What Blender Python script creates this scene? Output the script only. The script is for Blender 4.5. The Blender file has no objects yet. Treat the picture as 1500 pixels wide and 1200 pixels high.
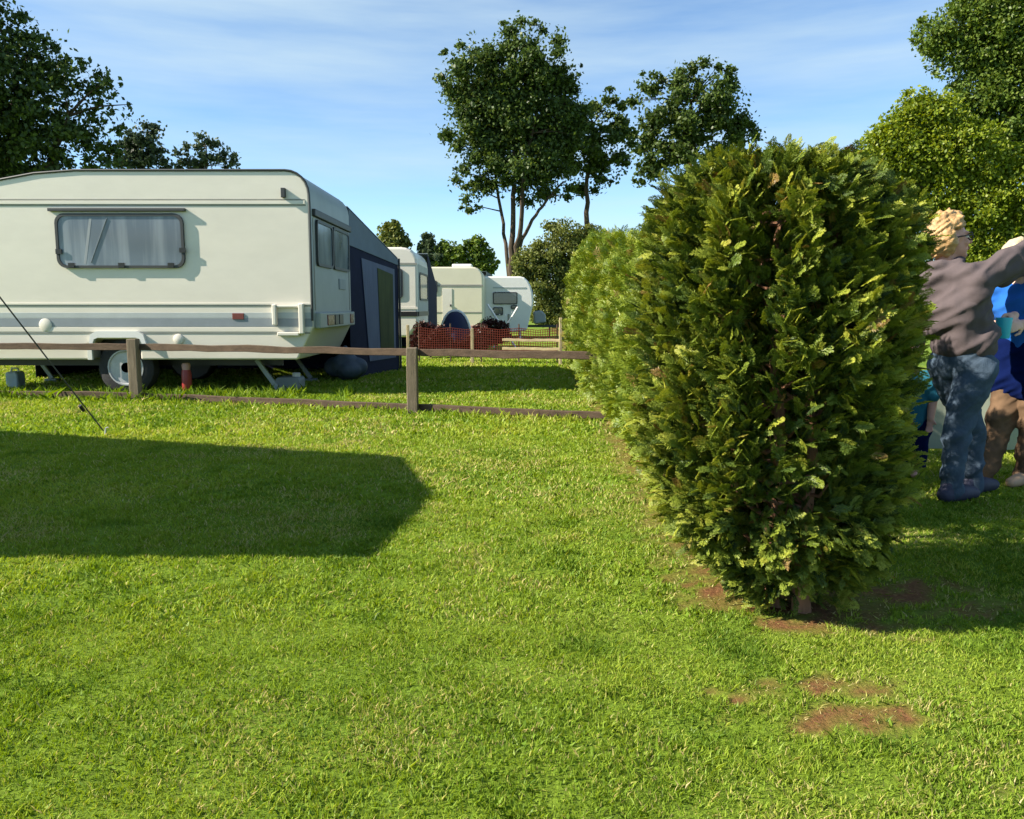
import bpy, bmesh, math, random
import numpy as np
from mathutils import Vector, Matrix, Quaternion

random.seed(7)
rng = np.random.default_rng(11)
S = bpy.context.scene
COL = S.collection
R = math.radians

# ------------------------------------------------------------------ camera
F = 1180.0
TH = math.atan(150.0 / F)
CAMH = 1.05
cam_d = bpy.data.cameras.new('camera')
cam_d.sensor_width = 36.0
cam_d.lens = 36.0 * F / 1500.0
cam_d.clip_start = 0.05
cam_d.clip_end = 3000.0
cam = bpy.data.objects.new('camera', cam_d)
COL.objects.link(cam)
cam.location = (0, 0, CAMH)
cam.rotation_euler = (R(90) - TH, 0, 0)
S.camera = cam


def P(px, py, d):
    """point of the place that the photograph shows at (px, py), d metres ahead"""
    u = (px - 750) / F
    v = (600 - py) / F
    y = v * math.sin(TH) + math.cos(TH)
    z = v * math.cos(TH) - math.sin(TH)
    t = d / y
    return Vector((u * t, d, CAMH + z * t))


def G(px, py):
    """point on the ground seen at (px, py)"""
    u = (px - 750) / F
    v = (600 - py) / F
    y = v * math.sin(TH) + math.cos(TH)
    z = v * math.cos(TH) - math.sin(TH)
    t = -CAMH / z
    return Vector((u * t, y * t, 0))


# ------------------------------------------------------------------ light
SUN_EL, SUN_A = R(34), R(12)
L = Vector((math.cos(SUN_EL) * math.cos(SUN_A), math.cos(SUN_EL) * math.sin(SUN_A), -math.sin(SUN_EL)))
sun_d = bpy.data.lights.new('sun', 'SUN')
sun_d.energy = 5.0
sun_d.angle = R(0.5)
sun_d.color = (1.0, 0.91, 0.76)
sun = bpy.data.objects.new('sun', sun_d)
COL.objects.link(sun)
sun.rotation_euler = L.to_track_quat('-Z', 'Y').to_euler()
sun.location = (-20, -5, 15)

W = bpy.data.worlds.new('World')
S.world = W
W.use_nodes = True
nt = W.node_tree
nt.nodes.clear()
wo = nt.nodes.new('ShaderNodeOutputWorld')
bg = nt.nodes.new('ShaderNodeBackground')
sky = nt.nodes.new('ShaderNodeTexSky')
sky.sky_type = 'NISHITA'
sky.sun_disc = False
sky.sun_elevation = SUN_EL
sky.sun_rotation = math.atan2(-L.x, -L.y)
sky.altitude = 1500
sky.air_density = 0.9
sky.dust_density = 0.05
sky.ozone_density = 1.6
tc = nt.nodes.new('ShaderNodeTexCoord')
mp = nt.nodes.new('ShaderNodeMapping')
mp.inputs['Scale'].default_value = (1.1, 1.1, 9.0)
mp.inputs['Rotation'].default_value = (0.0, R(6), R(20))
ns = nt.nodes.new('ShaderNodeTexNoise')
ns.inputs['Scale'].default_value = 1.7
ns.inputs['Detail'].default_value = 7
ns.inputs['Roughness'].default_value = 0.55
rp = nt.nodes.new('ShaderNodeValToRGB')
rp.color_ramp.elements[0].position = 0.37
rp.color_ramp.elements[0].color = (0, 0, 0, 1)
rp.color_ramp.elements[1].position = 0.72
rp.color_ramp.elements[1].color = (0.66, 0.66, 0.66, 1)
mx = nt.nodes.new('ShaderNodeMix')
mx.data_type = 'RGBA'
mx.inputs['B'].default_value = (3.7, 4.0, 4.2, 1)
nt.links.new(tc.outputs['Generated'], mp.inputs['Vector'])
nt.links.new(mp.outputs['Vector'], ns.inputs['Vector'])
nt.links.new(ns.outputs['Fac'], rp.inputs['Fac'])
nt.links.new(rp.outputs['Color'], mx.inputs['Factor'])
nt.links.new(sky.outputs['Color'], mx.inputs['A'])
tn = nt.nodes.new('ShaderNodeMix')
tn.data_type = 'RGBA'
tn.blend_type = 'MULTIPLY'
tn.inputs['Factor'].default_value = 1.0
tn.inputs['B'].default_value = (0.90, 1.05, 1.10, 1)
nt.links.new(mx.outputs['Result'], tn.inputs['A'])
nt.links.new(tn.outputs['Result'], bg.inputs['Color'])
bg.inputs['Strength'].default_value = 0.085
nt.links.new(bg.outputs['Background'], wo.inputs['Surface'])

S.view_settings.view_transform = 'Standard'
S.view_settings.look = 'None'
S.view_settings.gamma = 1
S.view_settings.exposure = 1.3


# ------------------------------------------------------------------ materials
def mat(name, col, rough=0.6, metal=0.0, var=0.12, vscale=6.0, bump=0.0, bscale=40.0, spec=0.5, stretch=(1, 1, 1), trans=0.0, coat=0.0):
    m = bpy.data.materials.new(name)
    m.use_nodes = True
    n = m.node_tree.nodes
    l = m.node_tree.links
    b = n['Principled BSDF']
    b.inputs['Roughness'].default_value = rough
    b.inputs['Metallic'].default_value = metal
    b.inputs['Specular IOR Level'].default_value = spec
    b.inputs['Coat Weight'].default_value = coat
    if trans:
        b.inputs['Transmission Weight'].default_value = trans
    t = n.new('ShaderNodeTexCoord')
    mpn = n.new('ShaderNodeMapping')
    mpn.inputs['Scale'].default_value = stretch
    l.new(t.outputs['Object'], mpn.inputs['Vector'])
    z = n.new('ShaderNodeTexNoise')
    z.inputs['Scale'].default_value = vscale
    z.inputs['Detail'].default_value = 6
    z.inputs['Roughness'].default_value = 0.65
    l.new(mpn.outputs['Vector'], z.inputs['Vector'])
    r = n.new('ShaderNodeValToRGB')
    r.color_ramp.elements[0].position = 0.3
    r.color_ramp.elements[1].position = 0.7
    c = np.array(col[:3])
    r.color_ramp.elements[0].color = (*(c * (1 - var)), 1)
    r.color_ramp.elements[1].color = (*np.clip(c * (1 + var), 0, 0.9), 1)
    l.new(z.outputs['Fac'], r.inputs['Fac'])
    l.new(r.outputs['Color'], b.inputs['Base Color'])
    if bump:
        z2 = n.new('ShaderNodeTexNoise')
        z2.inputs['Scale'].default_value = bscale
        z2.inputs['Detail'].default_value = 5
        l.new(mpn.outputs['Vector'], z2.inputs['Vector'])
        bp = n.new('ShaderNodeBump')
        bp.inputs['Strength'].default_value = bump
        bp.inputs['Distance'].default_value = 0.01
        l.new(z2.outputs['Fac'], bp.inputs['Height'])
        l.new(bp.outputs['Normal'], b.inputs['Normal'])
    return m


def leaf_mat(name, cols, trans=0.35, gloss=0.06, attr='tint'):
    """leaf colours spread by a per-leaf number; leaves let light through"""
    m = bpy.data.materials.new(name)
    m.use_nodes = True
    n = m.node_tree.nodes
    l = m.node_tree.links
    n.clear()
    o = n.new('ShaderNodeOutputMaterial')
    a = n.new('ShaderNodeAttribute')
    a.attribute_name = attr
    r = n.new('ShaderNodeValToRGB')
    e = r.color_ramp.elements
    for i, c in enumerate(cols):
        p = i / (len(cols) - 1)
        if i == 0:
            k = e[0]
        elif i == len(cols) - 1:
            k = e[-1]
        else:
            k = e.new(p)
        k.position = p
        k.color = (*c, 1)
    l.new(a.outputs['Fac'], r.inputs['Fac'])
    d = n.new('ShaderNodeBsdfDiffuse')
    t = n.new('ShaderNodeBsdfTranslucent')
    g = n.new('ShaderNodeBsdfGlossy')
    g.inputs['Roughness'].default_value = 0.45
    g.inputs['Color'].default_value = (0.8, 0.8, 0.8, 1)
    hs = n.new('ShaderNodeHueSaturation')
    hs.inputs['Hue'].default_value = 0.485
    hs.inputs['Saturation'].default_value = 1.1
    hs.inputs['Value'].default_value = 1.3
    l.new(r.outputs['Color'], d.inputs['Color'])
    l.new(r.outputs['Color'], hs.inputs['Color'])
    l.new(hs.outputs['Color'], t.inputs['Color'])
    m1 = n.new('ShaderNodeMixShader')
    m1.inputs['Fac'].default_value = trans
    l.new(d.outputs[0], m1.inputs[1])
    l.new(t.outputs[0], m1.inputs[2])
    m2 = n.new('ShaderNodeMixShader')
    m2.inputs['Fac'].default_value = gloss
    l.new(m1.outputs[0], m2.inputs[1])
    l.new(g.outputs[0], m2.inputs[2])
    l.new(m2.outputs[0], o.inputs['Surface'])
    return m


M = {}
M['cream'] = mat('cream_paint', (0.63, 0.59, 0.51), 0.38, var=0.05, vscale=1.4, stretch=(1, 1, 2.5), coat=0.1)
M['cream_old'] = mat('cream_paint_old', (0.60, 0.56, 0.42), 0.45, var=0.06, vscale=1.2)
M['white'] = mat('white_paint', (0.66, 0.66, 0.63), 0.4, var=0.05, vscale=1.5)
M['grey_stripe'] = mat('grey_stripe', (0.21, 0.235, 0.26), 0.4, var=0.08)
M['pale_stripe'] = mat('pale_stripe', (0.37, 0.40, 0.40), 0.4, var=0.06)
M['rear_shade'] = mat('shaded_end_grey', (0.27, 0.305, 0.30), 0.45, var=0.1, vscale=2)  # shade of the caravan ends mixed into the colour
M['trim'] = mat('grey_trim', (0.22, 0.22, 0.19), 0.5, var=0.1)
M['dark_trim'] = mat('dark_trim', (0.028, 0.031, 0.033), 0.5, var=0.2)
M['rubber'] = mat('rubber', (0.018, 0.018, 0.02), 0.75, var=0.3, vscale=15, bump=0.3)
M['steel'] = mat('steel', (0.42, 0.43, 0.44), 0.45, 0.15, var=0.15, vscale=12)
M['wood'] = mat('weathered_wood', (0.082, 0.056, 0.038), 0.85, var=0.35, vscale=3.0, bump=0.5, bscale=25, stretch=(1, 8, 8), spec=0.2)
M['post_wood'] = mat('post_wood', (0.17, 0.135, 0.095), 0.85, var=0.35, vscale=3.5, bump=0.5, bscale=30, stretch=(9, 9, 1), spec=0.2)
M['pale_wood'] = mat('pale_wood', (0.40, 0.33, 0.20), 0.85, var=0.3, vscale=4, bump=0.3, spec=0.2)
M['glass_dark'] = mat('tinted_pane', (0.05, 0.065, 0.075), 0.06, var=0.1, spec=0.8)
M['pane_streak'] = mat('pane_streak', (0.24, 0.265, 0.29), 0.8, var=0.08, vscale=8, stretch=(6, 1, 1))  # pale reflections on the side window, as a colour
M['red_lens'] = mat('red_lens', (0.16, 0.035, 0.03), 0.25)
M['red_plastic'] = mat('red_plastic', (0.30, 0.03, 0.028), 0.4, var=0.12)
M['pink_plastic'] = mat('pale_pink_plastic', (0.50, 0.28, 0.25), 0.5)
M['grey_plastic'] = mat('grey_plastic', (0.22, 0.25, 0.26), 0.5, var=0.1)
M['navy_cloth'] = mat('navy_canvas', (0.012, 0.016, 0.042), 0.85, var=0.2, vscale=4, bump=0.2, spec=0.2)
M['slate_cloth'] = mat('slate_canvas', (0.15, 0.185, 0.22), 0.85, var=0.1, vscale=3, bump=0.2, spec=0.2)
M['greyblue_cloth'] = mat('greyblue_canvas', (0.13, 0.15, 0.215), 0.85, var=0.12, vscale=3, stretch=(1, 4, 0.6), spec=0.2)
M['olive_pane'] = mat('olive_pane', (0.05, 0.062, 0.02), 0.7, spec=0.15, var=0.4, vscale=1.8, stretch=(1, 3, 0.6))
M['darkred_cloth'] = mat('darkred_canvas', (0.05, 0.014, 0.012), 0.9, var=0.35, vscale=5, spec=0.2)
M['red_cloth'] = mat('red_canvas', (0.20, 0.022, 0.015), 0.9, var=0.3, vscale=4, spec=0.2)
M['green_cloth'] = mat('greygreen_canvas', (0.11, 0.14, 0.13), 0.9, var=0.15, spec=0.2)
M['pale_cloth'] = mat('pale_canvas', (0.26, 0.29, 0.23), 0.9, var=0.12, vscale=3, spec=0.2)
M['tarp'] = mat('tarp', (0.30, 0.33, 0.30), 0.8, var=0.1)
M['rope'] = mat('rope', (0.07, 0.065, 0.055), 0.9, var=0.3, vscale=60)
M['bluebag'] = mat('bluegrey_sack', (0.04, 0.06, 0.09), 0.6, var=0.25, vscale=6, bump=0.4, bscale=8)
M['bark'] = mat('bark', (0.065, 0.048, 0.034), 0.9, var=0.45, vscale=5, bump=0.8, bscale=12, stretch=(1, 1, 0.3), spec=0.2)
M['red_bark'] = mat('conifer_bark', (0.24, 0.125, 0.075), 0.9, var=0.4, vscale=12, bump=0.8, bscale=40, stretch=(1, 1, 0.2), spec=0.2)
M['skin'] = mat('skin', (0.52, 0.27, 0.20), 0.5, var=0.08, vscale=15, spec=0.35)
M['pale_skin'] = mat('pale_skin', (0.62, 0.38, 0.30), 0.5, var=0.06, vscale=15, spec=0.35)
M['blond'] = mat('curly_blond_hair', (0.40, 0.24, 0.10), 0.55, var=0.4, vscale=28, bump=0.6, bscale=70)
M['white_hair'] = mat('pale_blond_hair', (0.45, 0.37, 0.24), 0.55, var=0.2, vscale=30, bump=0.5, bscale=70, stretch=(1, 1, 0.3))
M['ginger'] = mat('ginger_hair', (0.24, 0.065, 0.03), 0.55, var=0.3, vscale=30, bump=0.5, bscale=70)
M['sweat'] = mat('mauve_grey_jersey', (0.092, 0.074, 0.078), 0.95, var=0.14, vscale=9, bump=0.25, bscale=220, spec=0.15)
M['jeans'] = mat('denim', (0.055, 0.080, 0.115), 0.95, var=0.35, vscale=9, bump=0.3, bscale=150, spec=0.08)
M['blue_shirt'] = mat('blue_jersey', (0.015, 0.11, 0.42), 0.9, var=0.15, spec=0.2)
M['cyan_shirt'] = mat('cyan_jersey', (0.015, 0.11, 0.17), 0.9, var=0.15, spec=0.2)
M['navy_wear'] = mat('navy_fabric', (0.003, 0.008, 0.050), 0.95, var=0.2, vscale=8, spec=0.04)
M['brown_wear'] = mat('brown_trousers', (0.11, 0.068, 0.04), 0.9, var=0.3, vscale=9, spec=0.2)
M['shoe'] = mat('navy_shoe', (0.02, 0.022, 0.05), 0.7)
M['tan_shoe'] = mat('tan_shoe', (0.42, 0.27, 0.17), 0.7)
M['black'] = mat('black_plastic', (0.012, 0.012, 0.012), 0.4)
M['lip'] = mat('lip', (0.40, 0.14, 0.12), 0.45)
M['eye'] = mat('eye_white', (0.75, 0.74, 0.72), 0.2)

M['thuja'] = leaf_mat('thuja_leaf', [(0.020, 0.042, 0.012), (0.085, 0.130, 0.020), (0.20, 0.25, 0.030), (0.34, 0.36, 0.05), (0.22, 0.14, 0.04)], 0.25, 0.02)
M['thuja_row'] = leaf_mat('thuja_row_leaf', [(0.06, 0.105, 0.014), (0.12, 0.185, 0.02), (0.19, 0.245, 0.024), (0.25, 0.275, 0.026), (0.2, 0.15, 0.04)], 0.25, 0.02)
M['leaf_dark'] = leaf_mat('dark_leaf', [(0.022, 0.042, 0.014), (0.048, 0.082, 0.020), (0.080, 0.122, 0.024), (0.115, 0.14, 0.03)], 0.3, 0.02)
M['leaf_mid'] = leaf_mat('mid_leaf', [(0.035, 0.065, 0.014), (0.075, 0.125, 0.02), (0.115, 0.17, 0.024), (0.15, 0.19, 0.03)], 0.3, 0.02)
M['leaf_lime'] = leaf_mat('lime_leaf', [(0.06, 0.095, 0.012), (0.13, 0.19, 0.016), (0.20, 0.25, 0.02), (0.25, 0.27, 0.025)], 0.35, 0.02)
M['leaf_olive'] = leaf_mat('olive_leaf', [(0.045, 0.065, 0.018), (0.10, 0.125, 0.03), (0.155, 0.175, 0.04), (0.19, 0.19, 0.055)], 0.3, 0.02)
M['leaf_blue'] = leaf_mat('bluegreen_leaf', [(0.03, 0.05, 0.03), (0.06, 0.09, 0.05), (0.10, 0.135, 0.07), (0.13, 0.165, 0.085)], 0.3, 0.02)
M['grass'] = leaf_mat('grass_blade', [(0.095, 0.175, 0.018), (0.185, 0.285, 0.028), (0.275, 0.355, 0.040), (0.38, 0.39, 0.085), (0.50, 0.42, 0.20)], 0.3, 0.012)


# ------------------------------------------------------------------ mesh helpers
def tag(o, label=None, cat=None, group=None, kind=None):
    if label:
        o['label'] = label
    if cat:
        o['category'] = cat
    if group:
        o['group'] = group
    if kind:
        o['kind'] = kind
    return o


def empty(name, loc, rz=0.0):
    o = bpy.data.objects.new(name, None)
    o.empty_display_size = 0.1
    o.location = loc
    o.rotation_euler = (0, 0, rz)
    COL.objects.link(o)
    return o


def link(name, me, m, parent=None):
    o = bpy.data.objects.new(name, me)
    COL.objects.link(o)
    if m:
        me.materials.append(m)
    if parent:
        o.parent = parent
    return o


def npmesh(name, verts, faces, tint=None):
    """verts (N,3); faces (M,k) all of one size"""
    me = bpy.data.meshes.new(name)
    N = len(verts)
    Mf, k = faces.shape
    me.vertices.add(N)
    me.vertices.foreach_set('co', np.ascontiguousarray(verts, dtype=np.float32).ravel())
    me.loops.add(Mf * k)
    me.loops.foreach_set('vertex_index', np.ascontiguousarray(faces, dtype=np.int32).ravel())
    me.polygons.add(Mf)
    me.polygons.foreach_set('loop_start', np.arange(0, Mf * k, k, dtype=np.int32))
    me.polygons.foreach_set('loop_total', np.full(Mf, k, dtype=np.int32))
    me.update(calc_edges=True)
    if tint is not None:
        a = me.attributes.new('tint', 'FLOAT', 'POINT')
        a.data.foreach_set('value', np.ascontiguousarray(np.clip(tint, 0, 1), dtype=np.float32))
    return me


class MB:
    """collects shapes; build() links them as ONE mesh object"""

    def __init__(s):
        s.v = []
        s.f = []

    def add(s, vs, fs):
        o = len(s.v)
        s.v += [tuple(x) for x in vs]
        s.f += [tuple(i + o for i in f) for f in fs]

    def box(s, a, b, rot=None, about=None):
        (x0, y0, z0), (x1, y1, z1) = a, b
        vs = [Vector(p) for p in ((x0, y0, z0), (x1, y0, z0), (x1, y1, z0), (x0, y1, z0), (x0, y0, z1), (x1, y0, z1), (x1, y1, z1), (x0, y1, z1))]
        if rot is not None:
            c = Vector(about) if about is not None else (Vector(a) + Vector(b)) / 2
            vs = [rot @ (p - c) + c for p in vs]
        s.add(vs, [(0, 3, 2, 1), (4, 5, 6, 7), (0, 1, 5, 4), (1, 2, 6, 5), (2, 3, 7, 6), (3, 0, 4, 7)])

    def bar(s, p, q, w, h):
        """square bar from p to q"""
        p, q = Vector(p), Vector(q)
        d = (q - p).normalized()
        up = Vector((0, 0, 1)) if abs(d.z) < 0.95 else Vector((0, 1, 0))
        a = d.cross(up).normalized() * w / 2
        b = a.cross(d).normalized() * h / 2
        vs = [p - a - b, p + a - b, p + a + b, p - a + b, q - a - b, q + a - b, q + a + b, q - a + b]
        s.add(vs, [(0, 1, 2, 3), (7, 6, 5, 4), (0, 4, 5, 1), (1, 5, 6, 2), (2, 6, 7, 3), (3, 7, 4, 0)])

    def tube(s, pts, rad, n=8, caps=True):
        pts = [Vector(p) for p in pts]
        if not hasattr(rad, '__len__'):
            rad = [rad] * len(pts)
        rings = []
        ref = None
        for i, p in enumerate(pts):
            d = (pts[min(i + 1, len(pts) - 1)] - pts[max(i - 1, 0)])
            if d.length < 1e-9:
                d = Vector((0, 0, 1))
            d.normalize()
            if ref is None:
                ref = Vector((1, 0, 0)) if abs(d.x) < 0.8 else Vector((0, 1, 0))
            a = (ref - d * ref.dot(d)).normalized()
            ref = a
            b = d.cross(a)
            rings.append([p + (a * math.cos(2 * math.pi * k / n) + b * math.sin(2 * math.pi * k / n)) * rad[i] for k in range(n)])
        vs = [v for r in rings for v in r]
        fs = []
        for i in range(len(pts) - 1):
            for k in range(n):
                k2 = (k + 1) % n
                fs.append((i * n + k, i * n + k2, (i + 1) * n + k2, (i + 1) * n + k))
        if caps:
            fs.append(tuple(reversed(range(n))))
            fs.append(tuple((len(pts) - 1) * n + k for k in range(n)))
        s.add(vs, fs)

    def lathe(s, c, axis, prof, n=28):
        """prof: list of (offset along axis, radius)"""
        c = Vector(c)
        ax = Vector(axis).normalized()
        a = ax.orthogonal().normalized()
        b = ax.cross(a)
        vs = []
        for t, r in prof:
            for k in range(n):
                an = 2 * math.pi * k / n
                vs.append(c + ax * t + (a * math.cos(an) + b * math.sin(an)) * max(r, 1e-4))
        fs = []
        for i in range(len(prof) - 1):
            for k in range(n):
                k2 = (k + 1) % n
                fs.append((i * n + k, i * n + k2, (i + 1) * n + k2, (i + 1) * n + k))
        fs.append(tuple(reversed(range(n))))
        fs.append(tuple((len(prof) - 1) * n + k for k in range(n)))
        s.add(vs, fs)

    def ell(s, c, r, rot=None, seg=16, ring=10):
        c = Vector(c)
        vs, fs = [], []
        for i in range(ring + 1):
            t = math.pi * i / ring
            for k in range(seg):
                a = 2 * math.pi * k / seg
                p = Vector((r[0] * math.sin(t) * math.cos(a), r[1] * math.sin(t) * math.sin(a), r[2] * math.cos(t)))
                if rot is not None:
                    p = rot @ p
                vs.append(c + p)
        for i in range(ring):
            for k in range(seg):
                k2 = (k + 1) % seg
                fs.append((i * seg + k, (i + 1) * seg + k, (i + 1) * seg + k2, i * seg + k2))
        s.add(vs, fs)

    def caps(s, p, r0, q, r1, n=14):
        """tapered limb with round ends"""
        p, q = Vector(p), Vector(q)
        d = (q - p).normalized()
        pts, rad = [], []
        for t in (0.02, 0.3, 0.6, 0.85):
            pts.append(p - d * r0 * math.cos(t * math.pi / 2))
            rad.append(r0 * math.sin(t * math.pi / 2))
        for t in (0.0, 0.25, 0.5, 0.75, 1.0):
            pts.append(p.lerp(q, t))
            rad.append(r0 + (r1 - r0) * t)
        for t in (0.85, 0.6, 0.3, 0.02):
            pts.append(q + d * r1 * math.cos(t * math.pi / 2))
            rad.append(r1 * math.sin(t * math.pi / 2))
        s.tube(pts, rad, n)

    def prism(s, poly, y0, y1):
        """poly: (x, z) outline, counter-clockwise seen from -Y"""
        n = len(poly)
        vs = [(x, y0, z) for x, z in poly] + [(x, y1, z) for x, z in poly]
        fs = [tuple(range(n)), tuple(reversed(range(n, 2 * n)))]
        for i in range(n):
            j = (i + 1) % n
            fs.append((j, i, n + i, n + j))
        s.add(vs, fs)

    def prism_x(s, poly, x0, x1):
        """poly: (y, z) outline"""
        n = len(poly)
        vs = [(x0, y, z) for y, z in poly] + [(x1, y, z) for y, z in poly]
        fs = [tuple(range(n)), tuple(reversed(range(n, 2 * n)))]
        for i in range(n):
            j = (i + 1) % n
            fs.append((j, i, n + i, n + j))
        s.add(vs, fs)

    def sheet(s, pts, t=0.006):
        """thin cloth panel through coplanar points"""
        pts = [Vector(p) for p in pts]
        nrm = (pts[1] - pts[0]).cross(pts[2] - pts[0]).normalized() * t
        n = len(pts)
        vs = pts + [p + nrm for p in pts]
        fs = [tuple(reversed(range(n))), tuple(range(n, 2 * n))]
        for i in range(n):
            j = (i + 1) % n
            fs.append((i, j, n + j, n + i))
        s.add(vs, fs)

    def build(s, name, m, parent=None, smooth=False, bevel=0.0, fixn=True, off=None):
        me = bpy.data.meshes.new(name)
        vs = s.v
        if off is not None:
            vs = [tuple(Vector(v) - Vector(off)) for v in vs]
        me.from_pydata(vs, [], s.f)
        if fixn:
            bm = bmesh.new()
            bm.from_mesh(me)
            bmesh.ops.recalc_face_normals(bm, faces=bm.faces)
            bm.to_mesh(me)
            bm.free()
        if smooth:
            me.polygons.foreach_set('use_smooth', [True] * len(me.polygons))
            try:
                me.set_sharp_from_angle(angle=R(40))
            except Exception:
                pass
        o = link(name, me, m, parent)
        if bevel:
            b = o.modifiers.new('bevel', 'BEVEL')
            b.width = bevel
            b.segments = 3
            b.limit_method = 'ANGLE'
            b.angle_limit = R(50)
        return o


def rrect(x0, z0, x1, z1, r, n=5):
    """rounded rectangle outline in x,z"""
    out = []
    for cx, cz, a0 in ((x1 - r, z0 + r, -90), (x1 - r, z1 - r, 0), (x0 + r, z1 - r, 90), (x0 + r, z0 + r, 180)):
        for k in range(n + 1):
            a = R(a0 + 90 * k / n)
            out.append((cx + r * math.cos(a), cz + r * math.sin(a)))
    return out


def ring_prism(mb, outer, inner, y0, y1, axis='y', c=0):
    n = len(outer)

    def pt(p, w):
        return (p[0], w, p[1]) if axis == 'y' else (w, p[0], p[1])
    vs = [pt(p, y0) for p in outer] + [pt(p, y0) for p in inner] + [pt(p, y1) for p in outer] + [pt(p, y1) for p in inner]
    fs = []
    for i in range(n):
        j = (i + 1) % n
        fs += [(i, j, n + j, n + i), (2 * n + j, 2 * n + i, 3 * n + i, 3 * n + j), (j, i, 2 * n + i, 2 * n + j), (n + i, n + j, 3 * n + j, 3 * n + i)]
    mb.add(vs, fs)


def copy_tree(o, parent=None):
    c = o.copy()
    COL.objects.link(c)
    if parent:
        c.parent = parent
    for ch in list(o.children):
        copy_tree(ch, c)
    return c


# ------------------------------------------------------------------ ground and grass
SOIL = [(G(1195, 1008), 0.17, 0.085), (G(1250, 1008), 0.14, 0.08), (G(1235, 1050), 0.24, 0.10), (G(1105, 1022), 0.13, 0.065),
        (G(1150, 912), 0.16, 0.12), (G(1040, 862), 0.16, 0.16), (G(1215, 905), 0.28, 0.16), (G(1320, 870), 0.35, 0.22), (G(1470, 1165), 0.04, 0.03)]
HEDGE_A, HEDGE_B = Vector((0.98, 2.75, 0)), Vector((1.40, 14.0, 0))


def vnoise(x, y, sc, seed=0):
    r = np.random.default_rng(seed)
    n = 256
    g = r.random((n, n))
    X = x * sc + 1000.0
    Y = y * sc + 1000.0
    xi = np.floor(X).astype(int)
    yi = np.floor(Y).astype(int)
    fx = X - xi
    fy = Y - yi
    fx = fx * fx * (3 - 2 * fx)
    fy = fy * fy * (3 - 2 * fy)
    a = g[xi % n, yi % n]
    b = g[(xi + 1) % n, yi % n]
    c = g[xi % n, (yi + 1) % n]
    d = g[(xi + 1) % n, (yi + 1) % n]
    return (a * (1 - fx) + b * fx) * (1 - fy) + (c * (1 - fx) + d * fx) * fy


def soil_amount(x, y):
    w = np.zeros_like(x)
    nz = vnoise(x, y, 18, 3) * 0.6 + vnoise(x, y, 45, 4) * 0.4
    for c, rx, ry in SOIL:
        q = np.sqrt(((x - c.x) / rx) ** 2 + ((y - c.y) / ry) ** 2)
        w = np.maximum(w, np.clip(2.05 - q * 0.95 - nz * 2.1, 0, 1))
    # bare strip beneath the conifer hedge
    hx = HEDGE_A.x + (HEDGE_B.x - HEDGE_A.x) * (y - HEDGE_A.y) / (HEDGE_B.y - HEDGE_A.y)
    q = np.abs(x - hx) / 0.42
    w = np.maximum(w, np.where(y > 2.7, np.clip(1.6 - q - nz * 0.9, 0, 1), 0))
    return w


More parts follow.
